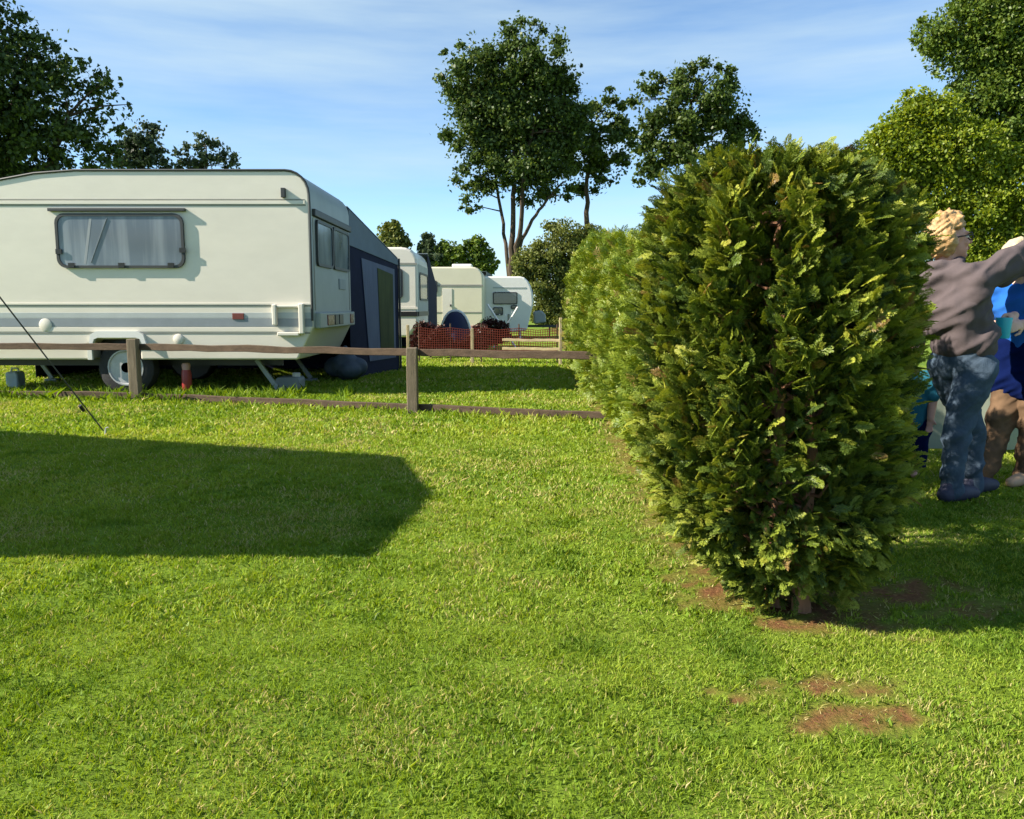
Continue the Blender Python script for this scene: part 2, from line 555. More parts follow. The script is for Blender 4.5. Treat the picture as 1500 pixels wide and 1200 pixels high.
def make_ground():
    m = bpy.data.materials.new('lawn_ground')
    m.use_nodes = True
    n = m.node_tree.nodes
    l = m.node_tree.links
    b = n['Principled BSDF']
    b.inputs['Roughness'].default_value = 0.95
    b.inputs['Specular IOR Level'].default_value = 0.1
    t = n.new('ShaderNodeTexCoord')

    def noise(sc, det=6):
        z = n.new('ShaderNodeTexNoise')
        z.inputs['Scale'].default_value = sc
        z.inputs['Detail'].default_value = det
        z.inputs['Roughness'].default_value = 0.7
        l.new(t.outputs['Object'], z.inputs['Vector'])
        return z

    def ramp(src, stops):
        r = n.new('ShaderNodeValToRGB')
        e = r.color_ramp.elements
        e[0].position, e[0].color = stops[0][0], (*stops[0][1], 1)
        e[1].position, e[1].color = stops[-1][0], (*stops[-1][1], 1)
        for p, c in stops[1:-1]:
            k = e.new(p)
            k.color = (*c, 1)
        l.new(src, r.inputs['Fac'])
        return r
    z1 = noise(0.55)
    z2 = noise(35)
    g1 = ramp(z1.outputs['Fac'], [(0.3, (0.10, 0.18, 0.018)), (0.55, (0.17, 0.25, 0.025)), (0.75, (0.24, 0.28, 0.05))])
    g2 = ramp(z2.outputs['Fac'], [(0.3, (0.45, 0.45, 0.45)), (0.7, (1.25, 1.25, 1.2))])
    mm = n.new('ShaderNodeMix')
    mm.data_type = 'RGBA'
    mm.blend_type = 'MULTIPLY'
    mm.inputs['Factor'].default_value = 1
    l.new(g1.outputs['Color'], mm.inputs['A'])
    l.new(g2.outputs['Color'], mm.inputs['B'])
    z3 = noise(60)
    so = ramp(z3.outputs['Fac'], [(0.3, (0.08, 0.036, 0.016)), (0.55, (0.19, 0.088, 0.038)), (0.75, (0.30, 0.18, 0.085))])
    at = n.new('ShaderNodeAttribute')
    at.attribute_name = 'tint'
    ms = n.new('ShaderNodeMix')
    ms.data_type = 'RGBA'
    l.new(at.outputs['Fac'], ms.inputs['Factor'])
    l.new(mm.outputs['Result'], ms.inputs['A'])
    l.new(so.outputs['Color'], ms.inputs['B'])
    l.new(ms.outputs['Result'], b.inputs['Base Color'])
    bp = n.new('ShaderNodeBump')
    bp.inputs['Strength'].default_value = 0.9
    bp.inputs['Distance'].default_value = 0.02
    l.new(z2.outputs['Fac'], bp.inputs['Height'])
    l.new(bp.outputs['Normal'], b.inputs['Normal'])
    xs = np.concatenate([[-900, -300, -100, -40, -15], np.arange(-6, 6.01, 0.06), [15, 40, 100, 300, 900]])
    ys = np.concatenate([[-300, -60, -15, -4, 0], np.arange(1.2, 9.0, 0.05), np.arange(9.2, 16, 0.4), [20, 30, 50, 100, 300, 1500]])
    X, Y = np.meshgrid(xs, ys)
    V = np.stack([X.ravel(), Y.ravel(), np.zeros(X.size)], 1)
    nx, ny = len(xs), len(ys)
    i = np.arange(nx * ny).reshape(ny, nx)
    Fc = np.stack([i[:-1, :-1].ravel(), i[:-1, 1:].ravel(), i[1:, 1:].ravel(), i[1:, :-1].ravel()], 1)
    me = npmesh('ground', V, Fc, soil_amount(V[:, 0], V[:, 1]))
    tag(link('ground', me, m), kind='structure')


make_ground()

FENCE1 = [G(-160, 581), G(200, 588), G(605, 606), G(1010, 625)]


def fence_dist(x, y):
    best = np.full_like(x, 99.0)
    for a, b in zip(FENCE1[:-1], FENCE1[1:]):
        d = b - a
        L2 = d.x ** 2 + d.y ** 2
        t = np.clip(((x - a.x) * d.x + (y - a.y) * d.y) / L2, 0, 1)
        best = np.minimum(best, np.hypot(x - a.x - d.x * t, y - a.y - d.y * t))
    return best


def make_grass():
    bands = [(1.15, 2.6, 38000, 0.0014, 0.0145), (2.6, 4.2, 16000, 0.0023, 0.017), (4.2, 6.5, 7000, 0.0038, 0.020), (6.5, 10.0, 2600, 0.007, 0.028), (10.0, 16.5, 900, 0.012, 0.034)]
    VV, TT = [], []
    for y0, y1, dens, w, h in bands:
        xw = 0.68 * y1 + 0.9
        n = int(dens * 2 * xw * (y1 - y0))
        x = rng.uniform(-xw, xw, n)
        y = rng.uniform(y0, y1, n)
        keep = np.abs(x) < 0.68 * y + 0.9
        keep &= ~((x > 3.2) & (y > 6))
        x, y = x[keep], y[keep]
        # uneven sward
        cl = vnoise(x, y, 11, 8)
        so = soil_amount(x, y)
        keep = (rng.random(len(x)) < (0.55 + 0.6 * cl)) & (rng.random(len(x)) > np.clip(so * 1.5, 0, 0.86))
        x, y, cl, so = x[keep], y[keep], cl[keep], so[keep]
        n = len(x)
        hh = h * rng.uniform(0.55, 1.45, n) * (0.7 + 0.6 * cl)
        fd = fence_dist(x, y)
        behind = y > (9.25 - 0.16 * (x + 6.4))
        tall = np.clip(1 - fd / 0.22, 0, 1) * rng.random(n) * 1.6
        strip = (y > 8.6) & (y < 9.8) & (x < -1.9) & behind
        tall = np.where(strip, tall + rng.random(n) ** 1.5 * 3.0 * (vnoise(x, y, 2.2, 21) > 0.42), tall)
        hh = hh * (1 + tall)
        hh = np.where(so > 0.35, hh * 0.45, hh)
        an = rng.uniform(0, 2 * np.pi, n)
        lean = np.where(rng.random(n) < 0.12, rng.uniform(1.0, 1.9, n), rng.uniform(0.15, 0.95, n)) * hh
        lean = np.where(so > 0.35, lean * 3.0, lean)
        la = rng.uniform(0, 2 * np.pi, n)
        ww = w * rng.uniform(0.6, 1.3, n)
        dx, dy = np.cos(an) * ww, np.sin(an) * ww
        base = np.stack([x, y, np.full(n, -0.004)], 1)
        sd = np.stack([dx, dy, np.zeros(n)], 1)
        mid = base + np.stack([np.cos(la) * lean * 0.32, np.sin(la) * lean * 0.32, hh * 0.6], 1)
        broad = (y < 5) & (vnoise(x, y, 2.6, 41) > 0.60) & (rng.random(n) < 0.10)
        sd = sd * np.where(broad, 3.2, 1.0)[:, None]
        mid = mid + np.stack([np.cos(la) * lean * 0.3, np.sin(la) * lean * 0.3, -hh * 0.2], 1) * broad[:, None]
        tip = base + np.stack([np.cos(la) * lean, np.sin(la) * lean, hh], 1)
        V = np.stack([base - sd, base + sd, mid + sd * 0.8, tip, mid - sd * 0.8], 1)
        VV.append(V.reshape(-1, 3))
        big = vnoise(x, y, 0.9, 31) * 0.55 + vnoise(x, y, 3.1, 32) * 0.45
        t = 0.10 + 0.55 * big + rng.normal(0, 0.095, n)
        dry = vnoise(x, y, 1.6, 33) * 0.6 + vnoise(x, y, 5.0, 34) * 0.4
        t = np.where(rng.random(n) < 0.07 + 1.5 * np.clip(dry - 0.50, 0, 0.3), rng.uniform(0.7, 1.0, n), t)
        t = t - 0.35 * np.clip(vnoise(x, y, 4.2, 36) - 0.66, 0, 1) * 3
        t = np.where(so > 0.3, np.where(rng.random(n) < 0.6, rng.uniform(0.8, 1.0, n), t), t)
        t = np.where(broad, rng.uniform(0.0, 0.35, n), t)
        t = np.where(strip, t * 0.4, t)  # shade along the caravan put into the blade tint
        TT.append(np.repeat(np.clip(t, 0, 1), 5))
    V = np.concatenate(VV)
    n5 = len(V) // 5
    b = np.arange(n5)[:, None] * 5
    Fc = b + np.array([[0, 1, 2, 3, 4]])
    me = npmesh('grass', V, Fc, np.concatenate(TT))
    tag(link('grass', me, M['grass']), 'short mown lawn of mixed green and straw coloured grass', 'grass', kind='stuff')


make_grass()


# ------------------------------------------------------------------ foliage
def leaf_cloud(C, size, tint, nrm=None, up=0.3):
    """one leaf (pointed oval, slightly folded) at every centre"""
    n = len(C)
    a = rng.normal(size=(n, 3))
    a[:, 2] -= 0.25
    a /= np.linalg.norm(a, axis=1)[:, None]
    nn = rng.normal(size=(n, 3))
    nn[:, 2] += up
    if nrm is not None:
        nn += nrm * 0.9
    b = np.cross(nn, a)
    b /= np.linalg.norm(b, axis=1)[:, None] + 1e-9
    c = np.cross(a, b)
    s = size[:, None]
    V = np.stack([C - a * s * 0.5, C - a * s * 0.05 + b * s * 0.33 + c * s * 0.06, C + a * s * 0.55, C - a * s * 0.05 - b * s * 0.33 + c * s * 0.06], 1)
    Fc = np.arange(n)[:, None] * 4 + np.array([[0, 1, 2, 3]])
    return V.reshape(-1, 3), Fc, np.repeat(tint, 4)


def tree(name, label, cat, lobes, d, n_leaf, leaf, m, stems, base, bark='bark', group=None, sparse=0.0, thick=0.8, limbs=26, tint0=0.5, loose=0.06):
    root = empty(name, base)
    tag(root, label, cat, group)
    off = np.array(base)
    cl = []
    for (px, py, rp) in lobes:
        c = P(px, py, d)
        r = rp * d / F
        k = max(4, int(6 + 19 * (rp / 50.0) ** 2 if rp > 12 else 5))
        dz = rng.uniform(-0.5, 0.5) * r * thick
        for _ in range(k):
            v = rng.normal(size=3)
            v /= np.linalg.norm(v)
            q = rng.uniform(0.3, 1.12) ** 0.6
            p = np.array(c) + v * r * q * np.array([1, thick, 1]) + np.array([0, dz, 0])
            cl.append((p, r * rng.uniform(0.12, 0.36), v))
    wts = np.array([c[1] ** 2 for c in cl])
    wts /= wts.sum()
    idx = rng.choice(len(cl), n_leaf, p=wts)
    pc = np.array([c[0] for c in cl])[idx]
    rc = np.array([c[1] for c in cl])[idx]
    vc = np.array([c[2] for c in cl])[idx]
    g = rng.normal(size=(n_leaf, 3))
    g /= np.linalg.norm(g, axis=1)[:, None]
    rad = np.abs(rng.normal(0, 0.60, n_leaf))
    C = pc + g * (rc * rad * (1 + sparse))[:, None] * np.array([1.1, 1.1, 0.85])
    # loose leaves between the clumps
    nl = int(n_leaf * loose)
    li = rng.choice(len(lobes), nl, p=np.array([q[2] ** 2 for q in lobes], float) / sum(q[2] ** 2 for q in lobes))
    lc = np.array([P(q[0], q[1], d) for q in lobes])[li]
    lr = np.array([q[2] * d / F for q in lobes])[li]
    v2 = rng.normal(size=(nl, 3))
    v2 /= np.linalg.norm(v2, axis=1)[:, None]
    C = np.concatenate([C, lc + v2 * (lr * rng.uniform(0.4, 1.10, nl))[:, None] * np.array([1, thick, 1])])
    C = C[C[:, 2] > 0.15]
    n = len(C)
    ct = rng.normal(0, 0.13, len(cl))[rng.integers(0, len(cl), n)] if n > len(idx) else rng.normal(0, 0.15, len(cl))[idx][:n]
    t = tint0 + ct + rng.normal(0, 0.14, n)
    V, Fc, T = leaf_cloud(C - off, leaf * rng.uniform(0.6, 1.35, n), t)
    link('crown', npmesh('crown', V, Fc, T), m, root)
    mb = MB()
    ends = []
    for path, r0, r1 in stems:
        pts = [Vector(p) for p in path]
        fine = []
        for i in range(len(pts) - 1):
            for k in range(4):
                q = pts[i].lerp(pts[i + 1], k / 4)
                if i or k:
                    q += Vector(rng.normal(0, 0.25, 3) * r0)
                fine.append(q)
        fine.append(pts[-1])
        rr = [r0 + (r1 - r0) * i / (len(fine) - 1) for i in range(len(fine))]
        mb.tube(fine, rr, 9)
        ends += fine[len(fine) // 2:]
    order = rng.permutation(len(cl))[:limbs]
    for i in order:
        p = Vector(cl[i][0])
        if p.z < 0.3:
            continue
        e = min(ends, key=lambda q: (q - p).length + 0.7 * max(0, q.z - p.z))
        mid = e.lerp(p, 0.5) + Vector((0, 0, 0.06 * (p - e).length))
        r0 = stems[0][2] * 0.6
        mb.tube([e, mid, p], [r0, r0 * 0.6, r0 * 0.2], 6)
    mb.build('trunk', M[bark], root, smooth=True, off=base, fixn=False)
    return root


def frond_template(nside, sub, seed):
    """flat scale-leaf spray of a thuja, 1 long along +y"""
    r = random.Random(seed)
    q = []

    def leafq(p, ang, ln, w):
        ca, sa = math.cos(ang), math.sin(ang)
        ax = (sa, ca)
        bx = (ca, -sa)

        def z(y):
            return -0.22 * y * y
        pts = []
        for t, s_ in ((0, -0.5), (0.5, -1), (1, -0.25), (1, 0.25), (0.5, 1), (0, 0.5)):
            x = p[0] + ax[0] * ln * t + bx[0] * w * s_ * 0.5
            y = p[1] + ax[1] * ln * t + bx[1] * w * s_ * 0.5
            pts.append((x, y, z(y) + 0.02 * r.uniform(-1, 1)))
        q.append(pts)
    leafq((0, 0), 0, 1.0, 0.028)
    for i in range(nside):
        t = 0.12 + 0.85 * i / nside
        sgn = -1 if i % 2 else 1
        ln = ((0.40 if sub > 3 else 0.52) * (1 - t) ** 0.8 + 0.08) * r.uniform(0.6, 1.25)
        an = sgn * (R(r.uniform(26, 42)) if sub > 3 else R(r.uniform(36, 52)))
        leafq((0, t), an, ln, 0.034 if sub > 3 else 0.055)
        if sub:
            for k in range(sub):
                u = 0.3 + 0.6 * k / sub
                s2 = -1 if k % 2 else 1
                p = (math.sin(an) * ln * u, t + math.cos(an) * ln * u)
                leafq(p, an + s2 * R(r.uniform(32, 48)), ln * 0.5 * (1 - u * 0.5), 0.030 if sub > 3 else 0.05)
    return np.array(q).reshape(-1, 3)


T_FINE = [frond_template(18, 5, i) for i in range(4)]
T_MID = [frond_template(11, 2, i) for i in range(3)]


def fronds(C, D, size, tint, temps, out):
    """place sprays at C growing along D"""
    VV, TT = [], []
    n = len(C)
    which = rng.integers(0, len(temps), n)
    nr = rng.normal(size=(n, 3)) + 1.25 * out
    for k, T in enumerate(temps):
        s = which == k
        if not s.any():
            continue
        c, dd, sz, tt = C[s], D[s], size[s], tint[s]
        dd = dd / np.linalg.norm(dd, axis=1)[:, None]
        x = np.cross(dd, nr[s])
        x /= np.linalg.norm(x, axis=1)[:, None]
        z = np.cross(x, dd)
        z *= np.where(z[:, 2] < 0, -1, 1)[:, None]
        x = np.cross(dd, z)
        V = c[:, None, :] + sz[:, None, None] * (T[None, :, 0, None] * x[:, None, :] + T[None, :, 1, None] * dd[:, None, :] + T[None, :, 2, None] * z[:, None, :])
        VV.append(V.reshape(-1, 3))
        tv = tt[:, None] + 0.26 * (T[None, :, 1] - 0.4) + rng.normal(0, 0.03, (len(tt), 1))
        TT.append(np.repeat(tv[:, ::6], 6, axis=1).ravel())
    V = np.concatenate(VV)
    n6 = len(V) // 6
    Fc = np.arange(n6)[:, None] * 6 + np.array([[0, 1, 2, 3, 4, 5]])
    return V, Fc, np.concatenate(TT)


def thuja(loc, sec, n_fr, size, temps, m, label, group=None, seed=0, stems=2, inner=0.0, cat='conifer', tips=0, e=0.72):
    """sec: list of (z, x_left, x_right, y_half) relative to loc; fronds fill a rind of that body"""
    root = empty('thuja', loc)
    tag(root, label, cat, group)
    zs = np.array([s[0] for s in sec])
    xl = np.array([s[1] for s in sec])
    xr = np.array([s[2] for s in sec])
    yh = np.array([s[3] for s in sec])
    wid = (xr - xl) + 2 * yh
    cdf = np.concatenate([[0], np.cumsum((wid[1:] + wid[:-1]) / 2 * np.diff(zs))])
    z = np.interp(rng.random(n_fr) * cdf[-1], cdf, zs)
    th = rng.uniform(0, 2 * np.pi, n_fr)
    L0, R0, Y0 = np.interp(z, zs, xl), np.interp(z, zs, xr), np.interp(z, zs, yh)
    cx = (L0 + R0) / 2
    hx = (R0 - L0) / 2
    # squarish cross-section, bumpy surface
    ux = np.sign(np.cos(th)) * np.abs(np.cos(th)) ** e
    uy = np.sign(np.sin(th)) * np.abs(np.sin(th)) ** e
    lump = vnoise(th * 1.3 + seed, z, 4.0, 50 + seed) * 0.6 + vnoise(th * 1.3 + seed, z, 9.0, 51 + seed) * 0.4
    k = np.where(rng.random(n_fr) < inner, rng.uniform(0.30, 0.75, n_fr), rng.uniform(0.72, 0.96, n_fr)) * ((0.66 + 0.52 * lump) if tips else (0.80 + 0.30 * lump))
    C = np.stack([cx + hx * ux * k, Y0 * uy * k, z], 1)
    D = np.stack([ux * 0.8, uy * 0.8, np.full(n_fr, 0.75)], 1) + rng.normal(0, 0.38, (n_fr, 3))
    D[:, 2] = np.where(z < zs[0] + 0.35, D[:, 2] - 0.6, D[:, 2])
    # holes
    keep = rng.random(n_fr) < np.clip((lump - (0.36 if tips else 0.26)) * 6, 0.10, 1)
    if tips:
        keep &= ~((uy < -0.2) & (np.abs(C[:, 0] - 0.03) < 0.10 - 0.10 * z) & (z < 0.75) & (rng.random(n_fr) < 0.6))
        keep &= ~((z < 0.22) & (rng.random(n_fr) < 0.35))
    C, D, k, lump = C[keep], D[keep], k[keep], lump[keep]
    if tips:
        tz = rng.uniform(-0.95, 0.95, tips)
        zz = zs[-1] - 0.05 - 0.16 * np.abs(tz) ** 2.2
        C = np.concatenate([C, np.stack([-0.05 + tz * 0.36, rng.uniform(-0.22, 0.22, tips), zz], 1)])
        D = np.concatenate([D, np.stack([tz * 0.4, rng.normal(0, 0.2, tips), np.full(tips, 1.0)], 1) + rng.normal(0, 0.22, (tips, 3))])
        lump = np.concatenate([lump, rng.uniform(0.3, 0.8, tips)])
    n = len(C)
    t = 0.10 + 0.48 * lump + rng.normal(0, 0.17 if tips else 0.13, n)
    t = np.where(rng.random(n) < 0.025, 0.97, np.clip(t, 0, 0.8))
    ctr = np.array([np.mean((xl + xr) / 2), 0.0, 0.0])
    O = C - ctr
    O[:, 2] = 0.25
    O /= np.linalg.norm(O, axis=1)[:, None]
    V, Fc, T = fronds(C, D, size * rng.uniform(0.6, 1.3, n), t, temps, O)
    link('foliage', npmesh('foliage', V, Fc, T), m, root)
    mb = MB()
    top = zs[-1] - 0.08
    for s in range(stems):
        ox = 0.07 * (s - (stems - 1) / 2) + random.uniform(-0.01, 0.01)
        pts, rad = [], []
        for i in range(9):
            f = i / 8
            pts.append((ox * (1 + 1.2 * f) + random.uniform(-0.03, 0.03) * (i > 0), random.uniform(-0.02, 0.02) - 0.05 * s, -0.02 + (top + 0.02) * f))
            rad.append(0.021 * (1 - 0.75 * f) + 0.004 + (0.012 if i == 0 else 0))
        mb.tube(pts, rad, 8)
        for i in range(34):
            f = random.uniform(0.06, 0.97)
            a = random.uniform(0, 2 * math.pi)
            j = min(int(f * 8), 7)
            p = Vector(pts[j]).lerp(Vector(pts[j + 1]), f * 8 - j)
            Lz = max(p.z, zs[0])
            rx = float(np.interp(Lz, zs, (xr - xl) / 2)) * 0.62
            ry = float(np.interp(Lz, zs, yh)) * 0.62
            mx_ = float(np.interp(Lz, zs, (xr + xl) / 2))
            q = Vector((mx_ + math.cos(a) * rx, math.sin(a) * ry, p.z + random.uniform(0.03, 0.28)))
            q.z = min(q.z, top - 0.05)
            mb.tube([p, p.lerp(q, 0.5) + Vector((0, 0, -0.03)), q], [0.009 * (1 - f * 0.5), 0.006, 0.002], 5)
    mb.build('trunk', M['red_bark'], root, smooth=True, fixn=False)
    return root


# the big conifer in front
thuja(HEDGE_A, [(0.04, -0.16, 0.16, 0.12), (0.16, -0.32, 0.28, 0.22), (0.30, -0.45, 0.33, 0.32), (0.60, -0.53, 0.36, 0.40), (1.0, -0.55, 0.36, 0.42), (1.22, -0.55, 0.35, 0.40), (1.37, -0.53, 0.31, 0.38), (1.46, -0.48, 0.25, 0.32), (1.52, -0.34, 0.16, 0.18)],
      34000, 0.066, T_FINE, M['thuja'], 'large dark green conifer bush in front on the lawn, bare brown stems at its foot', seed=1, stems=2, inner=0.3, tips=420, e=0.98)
NROW = 15
for i in range(NROW):
    f = (i + 1) / NROW
    y = 3.42 + 10.5 * i / (NROW - 1)
    x = HEDGE_A.x + (HEDGE_B.x - HEDGE_A.x) * (y - 2.75) / 11.25
    far = y > 8.0
    hgt = 1.56 + 0.05 * math.sin(i * 2.3) + (0.42 * min(1, (y - 8) / 2.5) if far else 0)
    w = 0.36 + 0.03 * math.sin(i * 1.7) + (0.06 if far else 0)
    lab = 'conifer beyond the low wooden fence in the sunlit hedge row' if far else 'yellow green conifer of the sunlit hedge row behind the big front bush'
    thuja((x, y, 0), [(0.05, -w * 0.65, w * 0.65, 0.36), (0.3, -w, w, 0.50), (0.8, -w - 0.04, w, 0.54), (hgt * 0.75, -w, w, 0.52), (hgt * 0.93, -w * 0.72, w * 0.7, 0.42), (hgt, -w * 0.25, w * 0.25, 0.12)],
          3800 if not far else 2000, 0.10 if not far else 0.15, T_MID, M['thuja_row'], lab, 'conifers in the row beyond the fence' if far else 'conifers in the row behind the front bush', seed=10 + i, stems=1, inner=0.1)


# ------------------------------------------------------------------ trees
def gp(px, d):
    return tuple(Vector((P(px, 450, d).x, d, 0)))


d = 44
tree('maple_tree', 'tallest tree, dense dark round crown on several pale stems behind the white caravan', 'tree',
     [(762, 58, 34), (748, 92, 46), (700, 105, 48), (790, 105, 48), (670, 130, 30), (715, 160, 62), (775, 170, 68), (822, 150, 36), (835, 110, 18), (690, 205, 42), (750, 235, 52), (812, 215, 46), (840, 195, 28), (690, 262, 28), (690, 292, 20), (820, 268, 26), (788, 262, 34), (725, 255, 30)],
     d, 95000, 0.19, M['leaf_dark'],
     [([gp(747, d), P(748, 395, d), P(752, 330, d), P(753, 240, d), P(752, 130, d)], 0.21, 0.07),
      ([gp(753, d), P(754, 395, d), P(763, 330, d - .3), P(768, 240, d - .5), P(790, 150, d - .5)], 0.19, 0.06),
      ([gp(745, d), P(744, 385, d), P(736, 330, d + .4), P(724, 250, d + .4), P(705, 170, d + .4)], 0.13, 0.05),
      ([P(754, 392, d), P(765, 350, d), P(785, 315, d), P(803, 290, d), P(826, 266, d)], 0.12, 0.05)], gp(748, d), limbs=40, tint0=0.45)
d = 47
tree('slim_tree', 'smaller dark tree on a thin straight trunk touching the tallest tree', 'tree',
     [(862, 180, 32), (880, 215, 34), (845, 225, 30), (898, 250, 24), (865, 262, 30), (895, 160, 24), (912, 195, 24)],
     d, 17000, 0.21, M['leaf_dark'], [([gp(858, d), P(858, 330, d), P(860, 260, d), P(870, 180, d)], 0.2, 0.06)], gp(858, d), limbs=22, tint0=0.4)
d = 50
tree('oak_tree', 'loose dark tree with spiky broad crown rising above the front conifer', 'tree',
     [(950, 120, 20), (955, 155, 30), (1000, 120, 28), (1042, 125, 34), (1060, 108, 16), (1075, 165, 32), (1020, 165, 44), (985, 195, 40), (1060, 205, 42), (935, 195, 22), (962, 235, 30), (1012, 225, 36), (940, 255, 20), (1085, 200, 22)],
     d, 32000, 0.22, M['leaf_dark'], [([gp(1010, d), P(1010, 330, d), P(1008, 240, d), P(1012, 150, d)], 0.35, 0.08)], gp(1010, d), sparse=0.15, limbs=30, tint0=0.5)
d = 31
tree('lime_tree', 'biggest dark leafy tree behind the near caravan at the left edge', 'tree',
     [(-60, 20, 70), (10, 55, 42), (20, 110, 70), (-60, 140, 110), (80, 105, 34), (105, 135, 48), (60, 180, 70), (-20, 220, 90), (140, 190, 36), (110, 220, 50), (40, 250, 60), (155, 130, 26), (172, 165, 22), (150, 240, 36)],
     d, 50000, 0.17, M['leaf_dark'], [([gp(20, d), P(20, 350, d), P(15, 230, d), P(20, 100, d)], 0.4, 0.1), ([P(22, 350, d), P(60, 270, d), P(100, 170, d)], 0.22, 0.06)], gp(20, d), limbs=40, tint0=0.35)
d = 34
tree('hawthorn_tree', 'small round dark tree right of the biggest left tree, above the caravan roof', 'tree',
     [(205, 200, 28), (215, 225, 32), (195, 240, 28), (230, 245, 22), (180, 230, 22)], d, 9000, 0.16, M['leaf_blue'],
     [([gp(208, d), P(208, 330, d), P(208, 215, d)], 0.16, 0.05)], gp(208, d), limbs=14, tint0=0.25)
tree('birch_bush', 'thin feathery tree top showing sky, just above the caravan roof', 'tree',
     [(268, 225, 14), (272, 245, 14), (300, 215, 18), (305, 240, 20), (335, 232, 18), (285, 240, 16), (345, 248, 12)], d + 1, 3600, 0.15, M['leaf_blue'],
     [([gp(302, d + 1), P(302, 330, d + 1), P(302, 215, d + 1)], 0.1, 0.03)], gp(302, d + 1), sparse=0.35, limbs=20, tint0=0.35)
d = 62
for nm, lab, lob, bx, mm in (
        ('round_tree', 'small olive tree peeping over the awning behind the second caravan', [(572, 342, 18), (580, 350, 16), (592, 353, 10), (565, 355, 12), (578, 370, 22)], 576, 'leaf_olive'),
        ('poplar_tree', 'little blue green tree above the second caravan roof', [(628, 352, 10), (624, 365, 13), (634, 372, 14), (626, 388, 18)], 628, 'leaf_blue'),
        ('ash_tree', 'low wide green tree behind the cream caravan with roof hatch', [(652, 368, 16), (668, 372, 16), (645, 382, 16), (675, 388, 18), (655, 395, 20)], 660, 'leaf_mid'),
        ('rowan_tree', 'pointed green tree right of the roof hatch of the cream caravan', [(700, 352, 9), (697, 365, 15), (708, 374, 16), (690, 380, 16), (716, 388, 14), (700, 395, 20)], 700, 'leaf_mid')):
    tree(nm, lab, 'tree', lob, d, 5000, 0.28, M[mm], [([gp(bx, d), P(bx, 400, d), P(bx, 360, d)], 0.16, 0.05)], gp(bx, d), group=None, limbs=10, loose=0.35)
d = 37
tree('sallow_bush', 'broad olive green bush between the tall tree trunk and the hedge', 'bush',
     [(828, 350, 28), (800, 372, 26), (775, 385, 24), (850, 372, 30), (872, 355, 22), (770, 405, 20), (805, 405, 32), (840, 410, 34), (800, 438, 28), (830, 445, 30), (868, 400, 30), (900, 370, 26), (790, 460, 16), (815, 465, 18)],
     d, 60000, 0.13, M['leaf_olive'], [([gp(825, d), P(825, 430, d), P(828, 370, d)], 0.15, 0.04)], gp(825, d), limbs=20, loose=0.4)
d = 11.0
tree('willow_tree', 'sunlit lime green shrubby tree right behind the front conifer', 'tree',
     [(1315, 195, 34), (1295, 225, 40), (1345, 165, 34), (1375, 175, 38), (1340, 225, 46), (1390, 230, 50), (1310, 270, 34), (1380, 285, 44), (1430, 230, 46), (1440, 290, 46), (1400, 330, 34), (1450, 345, 38), (1270, 250, 34), (1250, 300, 40), (1490, 270, 44), (1430, 385, 40), (1480, 400, 46), (1395, 400, 40), (1520, 340, 50), (1530, 420, 50)],
     d, 130000, 0.046, M['leaf_lime'], [([gp(1400, d), P(1400, 420, d), P(1385, 300, d), P(1350, 200, d)], 0.10, 0.03), ([P(1400, 430, d), P(1440, 330, d), P(1470, 250, d)], 0.07, 0.025)], gp(1400, d), sparse=0.1, limbs=50, tint0=0.55, loose=0.4)
d = 13.5
tree('alder_tree', 'tall mid green tree filling the top right corner', 'tree',
     [(1362, 50, 26), (1390, 80, 34), (1405, 35, 34), (1440, 20, 44), (1450, 80, 46), (1480, 40, 46), (1490, 110, 50), (1430, 130, 40), (1470, 165, 46), (1510, 190, 46), (1410, 165, 30), (1540, 60, 60), (1560, 150, 60), (1440, 200, 34), (1480, 225, 36), (1480, -30, 50), (1540, -40, 60)],
     d, 120000, 0.056, M['leaf_mid'], [([gp(1480, d), P(1480, 400, d), P(1478, 250, d), P(1470, 120, d), P(1465, 10, d)], 0.16, 0.02)], gp(1480, d), sparse=0.08, limbs=50, tint0=0.55, loose=0.3)


# ------------------------------------------------------------------ fences
def fence(name, label, pts_posts, rails, post_w, post_h, wood, pwood, ends):
    base = pts_posts[0]
    root = empty(name, base)
    tag(root, label, 'fence')
    for p, h in zip(pts_posts, post_h):
        mb = MB()
        q = p - base
        w = post_w / 2
        mb.box((q.x - w, q.y - w, -0.05), (q.x + w, q.y + w, h))
        mb.build('post', pwood, root, bevel=0.008)
    for z, hh, th, dy in rails:
        for a, b in zip(ends[:-1], ends[1:]):
            mb = MB()
            p, q = a - base, b - base
            nr_ = 14
            u_ = (q - p).normalized()
            w_ = Vector((-u_.y, u_.x, 0)) * th / 2
            vs = []
            for k in range(nr_ + 1):
                c_ = p.lerp(q, k / nr_) + Vector((0, dy, z + (rng.normal(0, 0.0035) if 0 < k < nr_ else 0)))
                h2 = hh / 2 * (1 + rng.normal(0, 0.05))
                vs += [c_ - w_ - Vector((0, 0, h2)), c_ + w_ - Vector((0, 0, h2)), c_ + w_ + Vector((0, 0, h2)), c_ - w_ + Vector((0, 0, h2))]
            fs = [(0, 1, 2, 3), (4 * nr_ + 3, 4 * nr_ + 2, 4 * nr_ + 1, 4 * nr_)]
            for k in range(nr_):
                o_ = 4 * k
                for e_ in range(4):
                    fs.append((o_ + e_, o_ + (e_ + 1) % 4, o_ + 4 + (e_ + 1) % 4, o_ + 4 + e_))
            mb.add(vs, fs)
            mb.build('rail', wood, root, bevel=0.006)
    return root


